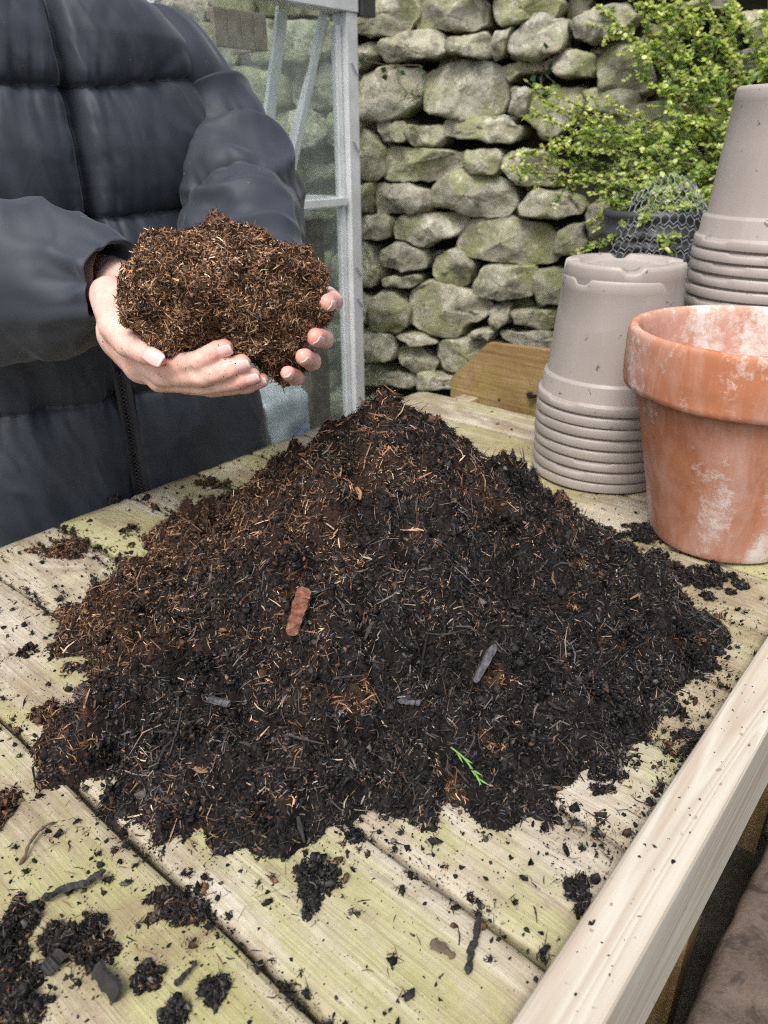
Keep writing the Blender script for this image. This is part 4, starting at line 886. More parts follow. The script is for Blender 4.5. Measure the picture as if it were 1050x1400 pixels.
# ------------------------------------------------------------------ shrub, netting and tubs beyond the bench
def build_shrub():
    rg = np.random.default_rng(5); root = np.array([.98, 2.02, 0.0])
    sh = empty('shrub', root, label='bright green small leaved shrub arching in front of the stone wall', cat='shrub')
    wood, leaves, cols = [], [], []
    fork = root + [0, 0, .9]
    tips = []
    spec = [((690, 228), 1.95), ((700, 215), 1.9), ((730, 125), 2.0), ((735, 135), 1.95), ((745, 165), 1.9), ((770, 250), 1.88), ((755, 245), 1.95), ((810, 335), 1.8), ((815, 310), 1.78), ((820, 275), 1.8), ((850, 250), 1.75), ((900, 255), 1.72), ((935, 250), 1.74), ((820, 10), 2.0), ((840, 40), 1.95), ((865, 0), 1.95), ((890, -20), 1.9), ((930, -30), 1.95), ((960, -10), 1.9), ((1000, 5), 1.85), ((1045, 20), 1.8), ((1050, 60), 1.75), ((1045, 95), 1.78), ((990, 60), 1.8), ((935, 70), 1.8), ((880, 110), 1.85), ((835, 140), 1.85), ((800, 180), 1.85), ((785, 205), 1.85), ((860, 190), 1.8), ((905, 180), 1.78), ((945, 160), 1.78), ((975, 200), 1.75), ((960, 235), 1.72), ((1010, 150), 1.75), ((915, 130), 1.82), ((870, 60), 1.92), ((1080, 0), 1.85), ((1100, 120), 1.8), ((1120, 220), 1.8), ((850, 300), 1.8), ((780, 150), 1.92), ((900, 20), 1.9), ((852, 305), 1.66), ((880, 300), 1.63), ((915, 285), 1.63), ((835, 325), 1.68), ((905, 325), 1.62), ((945, 265), 1.64), ((702, 232), 1.92), ((722, 210), 1.9), ((738, 118), 1.98), ((728, 150), 1.96), ((760, 195), 1.9)]
    for (px, py), d in spec: tips.append(pt(px, py, d))
    for _ in range(8):
        px, py = rg.uniform(790, 1100), rg.uniform(-20, 260); tips.append(pt(px, py, rg.uniform(1.78, 2.05)))
    for a in range(3): wood.append(tube(catmull([root + [.03 * a - .03, 0, 0], root + [.02 * a - .05, .02 * a, .5], fork + [-.03 * a, 0, .08 * a]], 10), np.linspace(.014, .009, 10), 6))
    tw = []
    for k, T in enumerate(tips):
        s = fork + [rg.normal(0, .05), rg.normal(0, .05), rg.uniform(0, .25)]; mid = s * .45 + T * .55 + [0, 0, .09 + rg.uniform(-.03, .05)]
        P = catmull([s, mid, T], 30); wood.append(tube(P, np.linspace(.0055, .0010, 30), 5)); tw.append((P, .45))
        for j in range(11):                                   # side shoots
            i = int(rg.integers(8, 29)); Lg = rg.uniform(.04, .13) * (1.15 - .5 * i / 30); d = unit(unit(P[min(i + 1, 29)] - P[i - 1]) * .7 + rg.normal(size=3) * .65 + [0, 0, -.02])
            Q = catmull([P[i], P[i] + d * Lg * .5 + [0, 0, .004], P[i] + d * Lg + [0, 0, rg.uniform(-.012, .012)]], 9); wood.append(tube(Q, np.linspace(.0014, .0006, 9), 3)); tw.append((Q, .0))
    LV, LF, LC, o = [], [], [], 0
    tri = np.array([(0, 0, 0), (.3, .42, .10), (.3, -.42, .10), (.75, .36, .07), (.75, -.36, .07), (1, 0, -.02), (.5, 0, -.02)])
    fc = [(0, 2, 6, 1), (1, 6, 5, 3), (6, 2, 4, 5)]
    for P, st in tw:
        seg = np.linalg.norm(np.diff(P, axis=0), axis=1); Ls = np.r_[0, np.cumsum(seg)]; n = max(4, int((Ls[-1] * (1 - st)) / (.0046 if st else .0072)))
        for f in np.linspace(st + .03, 1, n):
            s = f * Ls[-1]; i = min(np.searchsorted(Ls, s), len(P) - 1); c = P[i]; t = unit(P[min(i + 1, len(P) - 1)] - P[max(i - 1, 0)])
            for sd in (1, -1):
                if rg.random() < .12: continue
                side = unit(np.cross(t, rg.normal(size=3) * .35 + [0, 0, 1])) * sd; x = unit(side + t * rg.uniform(.2, .8) + rg.normal(size=3) * .3); z = unit(np.cross(x, np.cross(rg.normal(size=3) * .4 + [0, 0, 1], x))); y = np.cross(z, x)
                L = rg.uniform(.008, .0155); LV.append(c + (tri @ np.stack([x, y, z])) * L); LF.append(np.array(fc) + o); o += 7
                young = f > .72; g = rg.uniform(.7, 1.2)
                base = np.array([.70, .73, .30]) if (young and rg.random() < .8) else (np.array([.42, .53, .17]) if rg.random() < .65 else np.array([.18, .28, .09])); LC.append(np.tile(base * g, (7, 1)))
    V = np.concatenate(LV); child('foliage', np_mesh('foliage', V, np.concatenate(LF), M['leaf'], np.concatenate(LC)), sh)
    V, F = merge(wood); child('branches', np_mesh('branches', V, F, M['bark'], sm=True), sh)
build_shrub()

def build_tubs():
    # tall ribbed black tub, netting thrown over it
    c = np.array([.622, 1.84, 0])
    prof = [(.0005, .004), (.08, .004), (.085, .0)]; z = .0
    while z < 1.17:
        r = .085 + .022 * z / 1.1; prof += [(r, z + .004), (r + .006, z + .008), (r + .006, z + .016), (r, z + .020)]; z += .024
    prof += [(.110, 1.195), (.114, 1.20), (.114, 1.212), (.106, 1.214), (.100, 1.16), (.08, .05), (.0005, .05)]
    obj('ribbed_tub', lathe('ribbed_tub', prof, 64, M['dark']), loc=c, label='tall black ribbed plastic tub under the shrub behind the pots', cat='tub')
    # chicken wire: hexagons on a slumped half roll
    rg = np.random.default_rng(9); parts = []
    def surf(u, v):
        a = -2.5 + u * 2.9; r = .150 + .014 * math.sin(a * 2 + v * 4) + .010 * math.sin(v * 9)
        z = 1.0 + v * .27 + .02 * math.sin(a * 3); r *= (1 - .45 * max(0, v - .6) / .4)
        return c + np.array([r * math.cos(a), r * math.sin(a), z])
    nu, nv = 22, 11; h = 1.0
    for i in range(nu):
        for j in range(nv):
            off = .5 if j % 2 else 0; u0 = (i + off) / nu; v0 = j / nv; du, dv = .5 / nu, 1 / nv
            for (a, b) in (((u0, v0 + dv * .33), (u0, v0 + dv * .67)), ((u0, v0 + dv * .67), (u0 + du, v0 + dv * 1.0)), ((u0, v0 + dv * .67), (u0 - du, v0 + dv * 1.0)), ((u0, v0 + dv * .33), (u0 + du, v0)), ((u0, v0 + dv * .33), (u0 - du, v0))):
                A_, B_ = surf(*a), surf(*b)
                if np.linalg.norm(A_ - B_) > 1e-5: parts.append(tube(np.array([A_, (A_ + B_) / 2 + .0008 * rg.normal(size=3), B_]), .0008, 3))
    V, F = merge(parts); obj('wire_netting', np_mesh('wire_netting', V - c, F, M['wire'], sm=True), loc=c, label='crumpled chicken wire wrapped round the black tub', cat='netting')
    # polythene flap caught on top
    U, W = np.meshgrid(np.linspace(0, 1, 40), np.linspace(0, 1, 16), indexing='ij'); a = -1.0 + U * .9
    P = np.stack([c[0] + (.130 + .015 * np.sin(U * 17)) * np.cos(a) + .02 * W * np.cos(a), c[1] + (.130 + .015 * np.sin(U * 17)) * np.sin(a) - .02 * W, 1.235 - .035 * W - .02 * U + .012 * np.sin(U * 29 + W * 3)], -1); P += .012 * np.stack([fbm(P * 16, 2, k) for k in (1, 2, 3)], -1)
    i = np.arange(39)[:, None] * 16 + np.arange(15)[None]; F = np.stack([i, i + 16, i + 17, i + 1], -1).reshape(-1, 4)
    o = obj('polythene_scrap', np_mesh('polythene_scrap', P.reshape(-1, 3) - c, F, M['film'], sm=True), loc=c, label='torn scrap of white polythene draped on the black tub', cat='polythene')
    sm = o.modifiers.new('thick', 'SOLIDIFY'); sm.thickness = .0012
    g = np.array([.815, 1.62, 0]); prof = [(.0005, .003), (.10, .003), (.104, .0), (.112, .5), (.118, 1.02), (.124, 1.03), (.124, 1.055), (.115, 1.057), (.11, 1.02), (.098, .03), (.0005, .03)]
    prof2 = []
    for (r0, z0), (r1, z1) in zip(prof[:-1], prof[1:]):
        for f in np.linspace(0, 1, 6)[:-1]: prof2.append((r0 + (r1 - r0) * f, z0 + (z1 - z0) * f))
    obj('grey_barrel', lathe('grey_barrel', prof2 + [prof[-1]], 64, M['greyplastic'], fn=lambda V, a: V * (1 + .012 * np.cos(a * 9)[None, :, None] * np.array([1, 1, 0]))), loc=g, label='cloudy grey plastic barrel between the two pot stacks', cat='barrel')
build_tubs()
def build_ivy():
    rg = np.random.default_rng(3)
    for k, (px, py, n, lb) in enumerate(((545, 92, 7, 'small ivy sprig in the joint left on the wall'), (745, 95, 9, 'dark ivy sprig hanging between two stones below the wall top'), (575, 132, 8, 'tuft of bright green fern between two large stones'))):
        u, z = wall_uv(px, py); c = W0 + WD * u + ZX * z + WN * .05; s = empty('wall_plant', c, label=lb, cat='plant'); parts, L = [], []; o = 0
        for j in range(n):
            e = c + WD * rg.normal(0, .03) + ZX * rg.normal(-.01, .025) + WN * rg.uniform(.0, .03); parts.append(tube(catmull([c - WN * .05, (c + e) / 2 + WN * .02, e], 6), .0012, 4))
            x = unit(rg.normal(size=3) + WD * .3 - ZX * .5); zz = unit(WN + rg.normal(size=3) * .4); y = unit(np.cross(zz, x)); w = .018 if k < 2 else .011
            L.append(np.array([e, e + x * w * .4 + y * w * .6, e + x * w * 1.2, e + x * w * .4 - y * w * .6]) + WN * .004)
        V, F = merge(parts); child('stems', np_mesh('stems', V, F, M['bark']), s)
        V = np.concatenate(L); F = np.arange(len(V)).reshape(-1, 4); child('leaves', np_mesh('leaves', V, F, M['leaf'], np.tile([[.035, .085, .03], [.03, .07, .035], [.10, .24, .03]][k], (len(V), 1))), s)
build_ivy()

# ------------------------------------------------------------------ person in a quilted jacket holding compost
PF = np.array([math.cos(R(-52)), math.sin(R(-52)), 0]); PL = np.array([-PF[1], PF[0], 0])     # facing, and towards the person's left
PC = np.array([-.400, 1.125, 0]) - PF * .165
def body_pt(s, f, z): return PC + PL * s + PF * f + ZX * z
# hands: joints (photo point, distance) and radii in metres
HANDS = []
def chain(pts, rad): HANDS.append(([pt(*p) for p in pts], rad))
D0 = .0
# right hand: cupped, thumb nearest, finger backs to the camera
chain([(150, 405, .80), (163, 445, .765), (176, 468, .738), (198, 480, .716), (214, 490, .704)], [.021, .0195, .0150, .0122, .0088])
chain([(185, 470, .775), (232, 500, .725), (272, 494, .700), (293, 482, .694), (307, 475, .694)], [.016, .0118, .0102, .0094, .0082])
chain([(180, 480, .785), (222, 512, .742), (276, 514, .708), (311, 505, .698), (331, 496, .698)], [.016, .0118, .0104, .0095, .0083])
chain([(178, 485, .795), (218, 520, .760), (280, 526, .724), (325, 521, .708), (345, 514, .706)], [.015, .0112, .0098, .0089, .0078])
chain([(178, 485, .805), (225, 522, .780), (290, 531, .745), (336, 527, .726), (358, 520, .722)], [.014, .0100, .0086, .0079, .0070])
# left hand: under and behind the compost, finger tips curling round its right side
chain([(350, 400, .89), (400, 405, .845), (448, 406, .790), (455, 412, .745), (447, 414, .712)], [.018, .0120, .0104, .0098, .0086])
chain([(345, 415, .89), (388, 440, .850), (442, 462, .790), (443, 464, .742), (431, 461, .708)], [.018, .0120, .0104, .0096, .0088])
chain([(340, 425, .885), (372, 460, .845), (424, 492, .785), (426, 494, .738), (415, 488, .704)], [.017, .0116, .0100, .0092, .0082])
chain([(335, 430, .88), (358, 478, .830), (402, 514, .772), (404, 516, .734), (393, 510, .706)], [.015, .0104, .0088, .0080, .0070])
chain([(345, 395, .90), (330, 385, .86), (325, 375, .81), (335, 370, .775)], [.018, .015, .012, .010])
PALMS = [([pt(168, 395, .835), pt(172, 455, .79), pt(205, 490, .765)], [.026, .028, .020]), ([pt(172, 455, .80), pt(195, 500, .78), pt(250, 512, .765)], [.024, .018, .012]),
         ([pt(150, 360, .90), pt(168, 395, .83)], [.026, .025]),
         ([pt(352, 410, .96), pt(345, 415, .90), pt(365, 435, .86)], [.026, .027, .018]), ([pt(345, 425, .89), pt(340, 470, .84), pt(310, 500, .80)], [.022, .018, .010])]
def build_hands():
    allp = np.array([p for c, _ in HANDS for p in c] + [p for c, _ in PALMS for p in c]); lo, hi = allp.min(0) - .035, allp.max(0) + .035
    h = .0019; G = grid(lo, hi, h); sh = G.shape[:3]; d = np.full(sh, 1.0)
    def local(pts, rads):
        """distance to one chain, evaluated only near it"""
        P = np.array(pts); a = np.maximum(((P.min(0) - .05 - lo) / h).astype(int), 0); b = np.minimum(((P.max(0) + .05 - lo) / h).astype(int) + 1, sh)
        sl = tuple(slice(x, y) for x, y in zip(a, b)); g = G[sl]; r = None
        for p, q, ra, rb in zip(pts[:-1], pts[1:], rads[:-1], rads[1:]):
            e = sd_cone(g, p, q, ra, rb); r = e if r is None else smin(r, e, .004)
        return sl, r
    for pts, rads in PALMS:
        sl, r = local(pts, rads); d[sl] = smin(d[sl], r, .012)
    for pts, rads in HANDS:
        sl, r = local(pts, rads)
        # palm blend only near the knuckles, so that fingers stay apart
        k = .0022 + .009 * np.clip(1 - np.linalg.norm(G[sl] - pts[0], axis=-1) / .045, 0, 1)
        d[sl] = smin(d[sl], r, k)
    V, F = surface_nets(d, lo, h); V = relax(V, F, 3, .5); N = vnormals(V, F)
    for pts, rads in HANDS:                          # creases over the finger joints
        for i in (2, 3):
            if i >= len(pts) - 1: continue
            ax = unit(pts[i + 1] - pts[i - 1])
            for o in (-.0028, 0, .0026):
                q = V - (pts[i] + ax * o); near = np.linalg.norm(q, axis=1) < rads[i] * 1.6
                V = V - N * (near * .0007 * np.exp(-((q @ ax) / .0011) ** 2))[:, None]
    V = V + N * (.0004 * fbm(V * 130, 2, 5))[:, None]
    return V, F
def head_and_limbs():
    h = .011; lo, hi = np.array([-.30, -.30, -.2]), np.array([.30, .30, .34]); G = grid(lo, hi, h)
    def ell(c, r): q = (G - c) / r; return (np.linalg.norm(q, axis=-1) - 1) * min(r)
    d = ell(np.array([0, -.01, .14]), np.array([.075, .092, .108])); d = smin(d, ell(np.array([0, .03, .08]), np.array([.055, .06, .065])), .03)
    d = smin(d, sd_cone(G, np.array([0, -.02, .08]), np.array([0, -.03, -.08]), .055, .062), .03)
    d = smin(d, sd_cone(G, np.array([0, .088, .145]), np.array([0, .112, .105]), .010, .015), .012)
    d = smin(d, sd_cone(G, np.array([-.02, .09, .066]), np.array([.02, .09, .066]), .009, .009), .01)
    for s in (-1, 1):
        d = smin(d, ell(np.array([s * .078, -.01, .12]), np.array([.012, .022, .032])), .006); d = -smin(-d, ell(np.array([s * .032, .098, .145]), np.array([.016, .014, .011])), .008); d = smin(d, ell(np.array([s * .032, .078, .145]), np.array([.013, .013, .012])), .003)
        d = smin(d, sd_cone(G, np.array([0, -.03, -.09]), np.array([s * .16, -.03, -.13]), .06, .06), .05)
    V, F = surface_nets(d, lo, h); V = relax(V, F, 2); return body_pt(0, 0, 1.60) + V @ np.stack([PL, PF, ZX]), F
def garment_noise(S, T, seed): return fbm(np.stack([S, T, 0 * S + seed], -1), 3, seed)
TORSO_Z = np.array([.50, .60, .80, .95, 1.10, 1.25, 1.35, 1.44, 1.49, 1.53, 1.555, 1.60, 1.64])
TORSO_A = np.array([.285, .290, .280, .265, .245, .225, .225, .215, .190, .150, .112, .100, .098])
TORSO_B = np.array([.150, .155, .155, .150, .145, .138, .138, .130, .120, .105, .090, .085, .085])
SEAMS = np.array([.30, .56, .78, 1.005, 1.262, 1.425, 1.56, 1.70])
def build_torso():
    nz, na = 280, 340; z = np.linspace(.52, 1.635, nz); a = np.linspace(0, 2 * np.pi, na, endpoint=False); a = a - .45 * np.sin(2 * (a - np.pi / 2)) * .5 + .35 * np.cos(a); Z, A_ = np.meshgrid(z, a, indexing='ij')
    aa, bb = np.interp(Z, TORSO_Z, TORSO_A), np.interp(Z, TORSO_Z, TORSO_B); e = 2 / 2.5; cs, sn = np.cos(A_), np.sin(A_)
    S, Fw = aa * np.sign(cs) * np.abs(cs) ** e, bb * np.sign(sn) * np.abs(sn) ** e           # sn > 0 is the front
    # seams droop and wander a little; cloth puffs between them
    Zs = Z + .012 * vnoise(np.stack([S * 5, Fw * 5, 0 * S], -1), 3) - .03 * (S / .25) ** 2 * (Z > 1.35)
    i = np.clip(np.searchsorted(SEAMS, Zs) - 1, 0, len(SEAMS) - 2); s0, s1 = SEAMS[i], SEAMS[i + 1]; u = (Zs - s0) / (s1 - s0); dz = np.minimum(Zs - s0, s1 - Zs)
    puff = .026 * np.sin(np.pi * np.clip(u, 0, 1)) ** .36 - .004 * np.exp(-(dz / .003) ** 2)
    front = np.clip(sn * 3, 0, 1); dx = np.abs(S - .004)
    zipg = front * (np.where(Z > 1.05, .034, .022) * np.exp(-(dx / .010) ** 2) + .012 * np.exp(-(dx / .04) ** 2))
    pk = np.exp(-dz / .022); puck = .0055 * garment_noise(S * 62 + Fw * 62, Z * 4, 5) * pk + .0045 * garment_noise(S * 30 + Fw * 30, Z * 3, 6) * np.exp(-dz / .05)
    zp = .0035 * garment_noise(Z * 34, S * 3, 7) * np.exp(-dx / .025) * front
    fold = .010 * garment_noise(S * 9 + Z * 3, Z * 4 - S * 2, 8) + .0025 * (1 - 2 * np.abs(garment_noise(S * 24 + Z * 9, Z * 7, 9)))
    off = puff - zipg + puck + zp + fold
    nS, nF = np.sign(cs) * np.abs(cs) ** (2 - e) / aa, np.sign(sn) * np.abs(sn) ** (2 - e) / bb; nl = np.hypot(nS, nF) + 1e-9
    S, Fw = S + nS / nl * off, Fw + nF / nl * off
    V = (PC + S[..., None] * PL + Fw[..., None] * PF + Z[..., None] * ZX).reshape(-1, 3)
    j = np.arange(nz - 1)[:, None] * na; k = np.arange(na)[None]; k2 = (k + 1) % na
    # stitch lines: a puckered thread along each seam, over the front and sides
    G = V.reshape(nz, na, 3); st = []; cols = np.where(sn[0] > -.35)[0]; cols = cols[np.argsort(np.mod(a[cols] + .6, 2 * np.pi))]
    for sz in SEAMS[1:-2]:
        rows = np.abs(Zs[:, cols] - sz).argmin(0); st.append(np.array([G[r, c] for r, c in zip(rows, cols)]))
    return V, np.stack([j + k, j + k2, j + na + k2, j + na + k], -1).reshape(-1, 4), st
def build_sleeve(path, rad, seams, seed, wr, cuff):
    """tube along the arm; rad and fold strength wr are given along it, seams as fractions"""
    n, m = 270, 120; P = catmull(path, n); T = unit(np.gradient(P, axis=0)); t = np.linspace(0, 1, n); L = np.r_[0, np.cumsum(np.linalg.norm(np.diff(P, axis=0), axis=1))]
    a = unit(np.cross(T[0], ZX)); A_ = np.zeros_like(P)
    for k in range(n): a = unit(a - (a @ T[k]) * T[k]); A_[k] = a
    B_ = np.cross(T, A_); th = np.linspace(0, 2 * np.pi, m, endpoint=False); TH, Lg = np.meshgrid(th, L); tt = np.repeat(t[:, None], m, 1)
    r = np.interp(t, np.linspace(0, 1, len(rad)), rad)[:, None] + 0 * TH; w = np.interp(t, np.linspace(0, 1, len(wr)), wr)[:, None]
    sm = np.array(seams) * L[-1]; wob = .012 * np.sin(TH + seed) + .006 * np.sin(2 * TH + 1); ds = np.abs((Lg + wob)[..., None] - sm).min(-1)
    puff = -.009 * np.exp(-(ds / .008)) - .009 * np.exp(-(ds / .035)); C = np.stack([np.cos(TH) * 1.1, np.sin(TH) * 1.1], -1)
    q = lambda f, g, s: fbm(np.stack([C[..., 0] * f, C[..., 1] * f, Lg * g], -1), 3, s)
    puck = .004 * vnoise(np.stack([C[..., 0] * 9, C[..., 1] * 9, Lg * 5], -1), seed) * np.exp(-ds / .02)
    q1 = lambda f, g, s: fbm(np.stack([C[..., 0] * f * 1.3 + s, C[..., 1] * f * 1.3 + .7, Lg * g + .8 * np.sin(TH + s)], -1), 2, s, .35)
    rid = .6 - 1.7 * np.sqrt(q1(.8, 11, seed + 3) ** 2 + .01); rid2 = .6 - 1.8 * np.sqrt(q1(1.2, 22, seed + 4) ** 2 + .006)
    gat = np.clip((tt - .80) / .2, 0, 1) ** 1.5 * cuff * .0055 * vnoise(np.stack([C[..., 0] * 3.2, C[..., 1] * 3.2, Lg * 5], -1), seed + 11)
    off = puff + puck + w * (.015 * rid + .0040 * rid2 * np.clip(q1(1.2, 9, seed + 9) + .4, 0, 1)) + .007 * q1(.9, 6, seed + 6) + gat
    rr = r + off
    V = P[:, None] + rr[..., None] * (A_[:, None] * np.cos(TH)[..., None] + B_[:, None] * np.sin(TH)[..., None])
    # turn the cuff inwards so that it has an inside
    inner = P[-3] + (V[-1] - P[-1]) * .93; inn2 = P[-40] + (V[-1] - P[-1]) * .90; V = np.concatenate([V, inner[None], inn2[None]]); n += 2
    j = np.arange(n - 1)[:, None] * m; k = np.arange(m)[None]; k2 = (k + 1) % m
    return V.reshape(-1, 3), np.stack([j + k, j + k2, j + m + k2, j + m + k], -1).reshape(-1, 4)
TIPS = np.array([c[-1] for c, _ in HANDS])
def skin_cols(V):
    d = np.linalg.norm(V[:, None] - TIPS[None], axis=-1).min(1); k = np.exp(-(d / .016) ** 2)[:, None]
    kn = np.array([c[2] for c, _ in HANDS]); e = np.exp(-(np.linalg.norm(V[:, None] - kn[None], axis=-1).min(1) / .010) ** 2)[:, None] * .35
    b = np.array([.68, .45, .375]); return b * (1 - k * .75) + np.array([.68, .30, .25]) * k * .75 + (np.array([.60, .33, .25]) - b) * e * (1 - k)
def nail(name, c, along, out, w, l, parent):
    along = unit(along - (along @ out) * out); side = np.cross(out, along); n = 9; V = []
    us = np.linspace(-1, 1, n)
    for u in us:
        for v in us:
            q = (1 - .10 * u * u) if u < .6 else 1 - .10 * u * u - .25 * ((u - .6) / .4) ** 2
            vv = v * q; V.append(c + along * (u * l / 2) + side * (vv * w / 2) - out * (.0026 * vv * vv + .0010 * u * u))
    i = np.arange(n - 1)[:, None] * n + np.arange(n - 1)[None]; F = np.stack([i, i + 1, i + n + 1, i + n], -1).reshape(-1, 4)
    me = np_mesh(name, V, F, M['nail'], sm=True); me.materials.append(M['nailtip'])
    me.polygons.foreach_set('material_index', [1 if (k // (n - 1)) >= n - 2 else 0 for k in range(len(F))])
    o = child(name, me, parent); sd = o.modifiers.new('thick', 'SOLIDIFY'); sd.thickness = .0006; sd.offset = 0; return o
def build_person():
    p = empty('person', body_pt(0, 0, 0), label='person in black quilted puffer jacket holding out a double handful of compost', cat='person')
    hv, hf = build_hands(); bv, bf = head_and_limbs()
    arms = []
    for pth, rr in ((LARM[:-1] + [pt(352, 410, .96)], [.055, .05, .045, .036, .028]), (RARM[:-1] + [pt(158, 382, .85)], [.055, .05, .045, .040, .036])):
        P = catmull(pth, 40); arms.append(tube(P, np.interp(np.linspace(0, 1, 40), np.linspace(0, 1, 5), rr), 16))
    V, F = merge([(hv, hf), (bv, bf)] + arms); body = child('body', np_mesh('body', V, F, M['skin'], skin_cols(V), sm=True), p)
    cu, rt = C_U, C_R
    dors = unit(-C_F * .85 - cu * .62)
    specs = [(0, unit(-C_F * .95 + cu * .05 - rt * .15), .0155, .0205), (1, unit(-C_F * .75 - cu * .60 + rt * .1), .0118, .0145), (2, unit(-C_F * .75 - cu * .62 + rt * .1), .0122, .0150), (3, unit(-C_F * .7 - cu * .65 + rt * .1), .0112, .0138), (4, dors, .0092, .0105),
             (5, unit(rt * .8 - cu * .55 - C_F * .15), .0115, .0140), (6, unit(rt * .62 - cu * .75 - C_F * .25), .0118, .0140), (7, unit(rt * .5 - cu * .85 - C_F * .25), .0108, .0132), (8, unit(rt * .4 - cu * .9 - C_F * .25), .0095, .0118)]
    for i, out, w, l in specs:
        c, r = HANDS[i]; al = unit(c[-1] - c[-2]); base = c[-1] + al * .0005
        # sit the nail on the skin: nearest surface point outwards
        d = (hv - base) @ out; rad = np.linalg.norm((hv - base) - d[:, None] * out, axis=1); near = rad < .005
        hgt = d[near].max() if near.any() else r[-1]
        nail('fingernail', base + out * (hgt + .0004), al, out, w, l, body)
    rg = np.random.default_rng(61); hN = vnormals(hv, hf); cc = pt(300, 415, .71); ds = np.linalg.norm(hv - cc, axis=1); w = np.exp(-np.maximum(ds - .06, 0) / .02); w /= w.sum(); j = rg.choice(len(hv), 130, p=w)
    child('clinging_crumbs', peat_mesh('clinging', [crumbs(hv[j] + hN[j] * .0003, rg.uniform(.0004, .0011, 130), pick(130, np.full(130, .9), rg, wb=(.3, .3, .2, .1, .1, 0, 0)), rg)]), body, kind='stuff')
    # jacket
    V, F, st = build_torso(); jk = child('jacket', np_mesh('jacket', V, F, M['nylon'], sm=True), p, label='black quilted puffer jacket with horizontal seams')
    rs = np.random.default_rng(3)
    for ln_ in st:
        Q = ln_.copy(); Q[1:-1] = (ln_[:-2] + 2 * ln_[1:-1] + ln_[2:]) / 4; Q = catmull(Q, len(Q) * 2); Q[:, 2] += .0012 * vnoise(np.stack([np.arange(len(Q)) * .5, 0 * Q[:, 0], 0 * Q[:, 0]], -1), 5)
        V, F = tube(Q, .0011 + .0007 * rs.random(len(Q)), 5); child('seam_stitching', np_mesh('seam_stitching', V, F, M['zip'], sm=True), jk)
    V, F = build_sleeve(LARM, [.085, .10, .104, .102, .099, .096, .080, .056], [.40, .58], 21, [.1, .4, .8, 1.1, 1.1, 1.0, .9, .6], True); child('sleeve', np_mesh('sleeve', V, F, M['nylon'], sm=True), jk)
    V, F = build_sleeve(RARM, [.085, .10, .105, .102, .099, .097, .087, .043], [.15, .36, .60], 47, [.3, .5, .8, .6, .3, .35, .7, .8], True); child('sleeve', np_mesh('sleeve', V, F, M['nylon'], sm=True), jk)
    # zip: tape and teeth down the front
    def front(z):
        bb = np.interp(z, TORSO_Z, TORSO_B); return bb + .006
    zs = np.linspace(.55, 1.04, 60); tp = []
    for s in (-1, 1):
        a = np.array([body_pt(.004 + s * .002, front(z) - .001, z) for z in zs]); b = np.array([body_pt(.004 + s * .013, front(z) + .003, z) for z in zs]); V = np.concatenate([a, b]); k = np.arange(59); F = np.stack([k, k + 1, k + 61, k + 60], 1); tp.append((V, F if s > 0 else F[:, ::-1]))
    V, F = merge(tp); child('zip_tape', np_mesh('zip_tape', V, F, M['zip']), jk)
    cv, cf = np.array([[x, y, z] for x in (-.5, .5) for y in (-.5, .5) for z in (-.5, .5)]), np.array([(0, 1, 3, 2), (4, 6, 7, 5), (0, 4, 5, 1), (2, 3, 7, 6), (0, 2, 6, 4), (1, 5, 7, 3)]); te = []
    for k, z in enumerate(np.arange(.56, 1.04, .0032)):
        s = 1 if k % 2 else -1; te.append((body_pt(.004 + s * .0018, front(z) + .0015, z) + (cv * [.0046, .003, .0019]) @ np.stack([PL, PF, ZX]), cf))
    V, F = merge(te); child('zip_teeth', np_mesh('zip_teeth', V, F, M['zip']), jk, kind='stuff')
    # collar, hair, trousers, boots (above and below the frame)
    cl = []
    V, F = tube(np.array([body_pt(0, -.01, z) for z in (1.59, 1.62, 1.66, 1.69)]), np.array([.105, .115, .112, .10]), 40); child('collar', np_mesh('collar', V, F, M['nylon'], sm=True), jk)
    G = grid(np.array([-.16, -.17, -.22]), np.array([.16, .17, .30]), .011); q = (G - [0, -.025, .145]) / np.array([.092, .105, .122]); d = (np.linalg.norm(q, axis=-1) - 1) * .092; d = smin(d, sd_cone(G, np.array([0, -.09, .10]), np.array([0, -.10, -.10]), .07, .045), .04); cut = (G[..., 1] - .045 - .35 * (G[..., 2] - .19)); d = np.maximum(d, cut) + .004 * fbm(G * [60, 60, 8], 2, 3)
    V, F = surface_nets(d, np.array([-.16, -.17, -.22]), .011); V = body_pt(0, 0, 1.60) + relax(V, F, 1) @ np.stack([PL, PF, ZX]); child('hair', np_mesh('hair', V, F, M['hair'], sm=True), p)
    lg = [tube(catmull([body_pt(s * .09, -.01, .86), body_pt(s * .10, .0, .50), body_pt(s * .105, -.02, .14)], 24), np.linspace(.095, .06, 24), 24) for s in (-1, 1)]; V, F = merge(lg); V = V + (.006 * fbm(V * 14, 3, 4))[:, None] * np.array([1, 1, 0]); child('trousers', np_mesh('trousers', V, F, M['jean'], sm=True), p)
    for s in (-1, 1):
        V, F = tube(catmull([body_pt(s * .105, -.02, .17), body_pt(s * .106, -.025, .07), body_pt(s * .108, .05, .055), body_pt(s * .112, .15, .045), body_pt(s * .112, .175, .04)], 24), np.interp(np.linspace(0, 1, 24), [0, .3, .6, .9, 1], [.058, .062, .05, .042, .02]), 20); V[:, 2] = np.maximum(V[:, 2], .013); child('boot', np_mesh('boot', V, F, M['boot'], sm=True), p)
LARM = [body_pt(.10, -.02, 1.455), body_pt(.195, -.01, 1.445), body_pt(.245, .005, 1.385), pt(322, 235, 1.22), pt(333, 318, 1.16), pt(345, 385, 1.06), pt(352, 408, .95)]
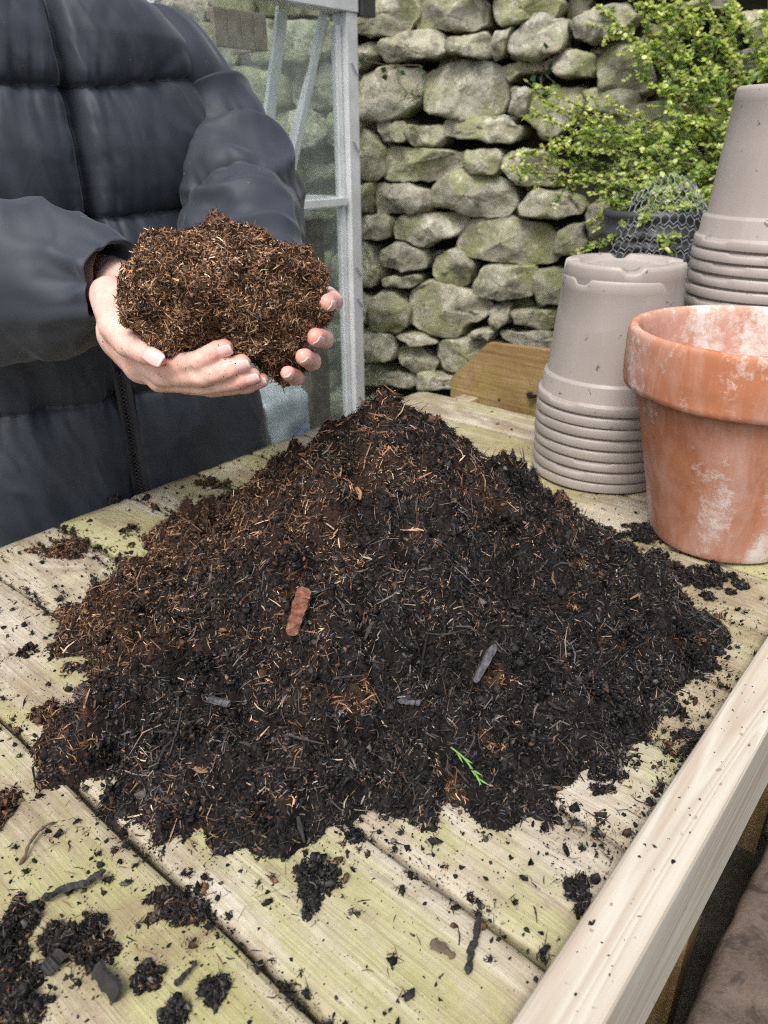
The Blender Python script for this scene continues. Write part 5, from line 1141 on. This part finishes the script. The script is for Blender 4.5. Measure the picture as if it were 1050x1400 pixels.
RARM = [body_pt(-.10, -.02, 1.455), body_pt(-.195, -.01, 1.445), body_pt(-.25, .02, 1.37), pt(-95, 345, .98), pt(-30, 385, .93), pt(65, 386, .885), pt(164, 394, .818)]
build_person()

def build_handful():
    rg = np.random.default_rng(33)
    S = [(222, 402, .712, 56), (290, 388, .705, 74), (362, 412, .712, 66), (222, 362, .735, 40), (303, 348, .735, 40), (372, 468, .728, 42), (236, 455, .722, 34), (398, 388, .732, 42), (330, 440, .728, 54), (350, 370, .735, 44), (262, 425, .712, 52), (408, 425, .725, 34), (368, 498, .735, 24)]
    C = np.array([pt(x, y, d) for x, y, d, r in S]); Rr = np.array([r * d / FPX for x, y, d, r in S]); lo, hi = C.min(0) - .07, C.max(0) + .07; h = .0028; G = grid(lo, hi, h); d = None
    for c, r in zip(C, Rr):
        e = np.linalg.norm(G - c, axis=-1) - r; d = e if d is None else smin(d, e, .014)
    d = d + .008 * fbm(G * 34, 3, 71) + .006 * fbm(G * 85, 2, 72)
    # hollow it where the hands are
    for pts, rads in HANDS[:5]:
        for p, q, ra, rb in zip(pts[1:-1], pts[2:], rads[1:-1], rads[2:]): d = np.maximum(d, -(sd_cone(G, p, q, ra, rb) - .0015))
    V, F = surface_nets(d, lo, h); V = relax(V, F, 1); N = vnormals(V, F)
    hd = empty('compost_handful', C.mean(0), label='heaped handful of brown fibrous compost held in two cupped hands', cat='compost')
    tone = np.clip(.8 + .5 * fbm(V * 150, 2, 4), .3, 1.5)[:, None]
    child('lump', np_mesh('lump', V, F, M['peat'], np.array([.052, .030, .019]) * tone, sm=False), hd)
    w = np.linalg.norm(np.cross(V[F[:, 1]] - V[F[:, 0]], V[F[:, 2]] - V[F[:, 0]]), axis=1); w /= w.sum()
    def smp(n):
        f = rg.choice(len(F), n, p=w); b = rg.random((n, 2)); P = V[F[f, 0]] * (1 - b[:, :1]) * (1 - b[:, 1:]) + V[F[f, 1]] * b[:, :1] * (1 - b[:, 1:]) + V[F[f, 2]] * b[:, :1] * b[:, 1:] + V[F[f, 3]] * (1 - b[:, :1]) * b[:, 1:]; return P, N[F[f, 0]]
    parts = []
    for n, l0, sg, wd, tl in ((34000, .0040, .4, .0009, .5), (20000, .0062, .4, .0011, .45), (1500, .010, .35, .0014, .35)):
        P, Nn = smp(n); L = np.clip(rg.lognormal(math.log(l0), sg, n), .002, .022); parts.append(fibres(P, Nn, L, wd * rg.uniform(.6, 1.6, n), rg.normal(.12, tl, n), pick(n, np.full(n, .93), rg, wb=(.10, .19, .24, .20, .14, .09, .04)) * np.array([1.32, 1.30, 1.28]) * np.exp(.4 * fbm(P * 60, 2, 92))[:, None], rg, .0006))
    child('fibres', peat_mesh('handful_fibres', parts), hd, kind='stuff')
    P, Nn = smp(6000); child('crumbs', peat_mesh('handful_crumbs', [crumbs(P, np.clip(rg.lognormal(math.log(.0012), .4, 6000), .0006, .003), pick(6000, np.full(6000, .9), rg, wb=(.3, .34, .24, .1, .02, 0, 0)), rg)]), hd, kind='stuff')
build_handful()
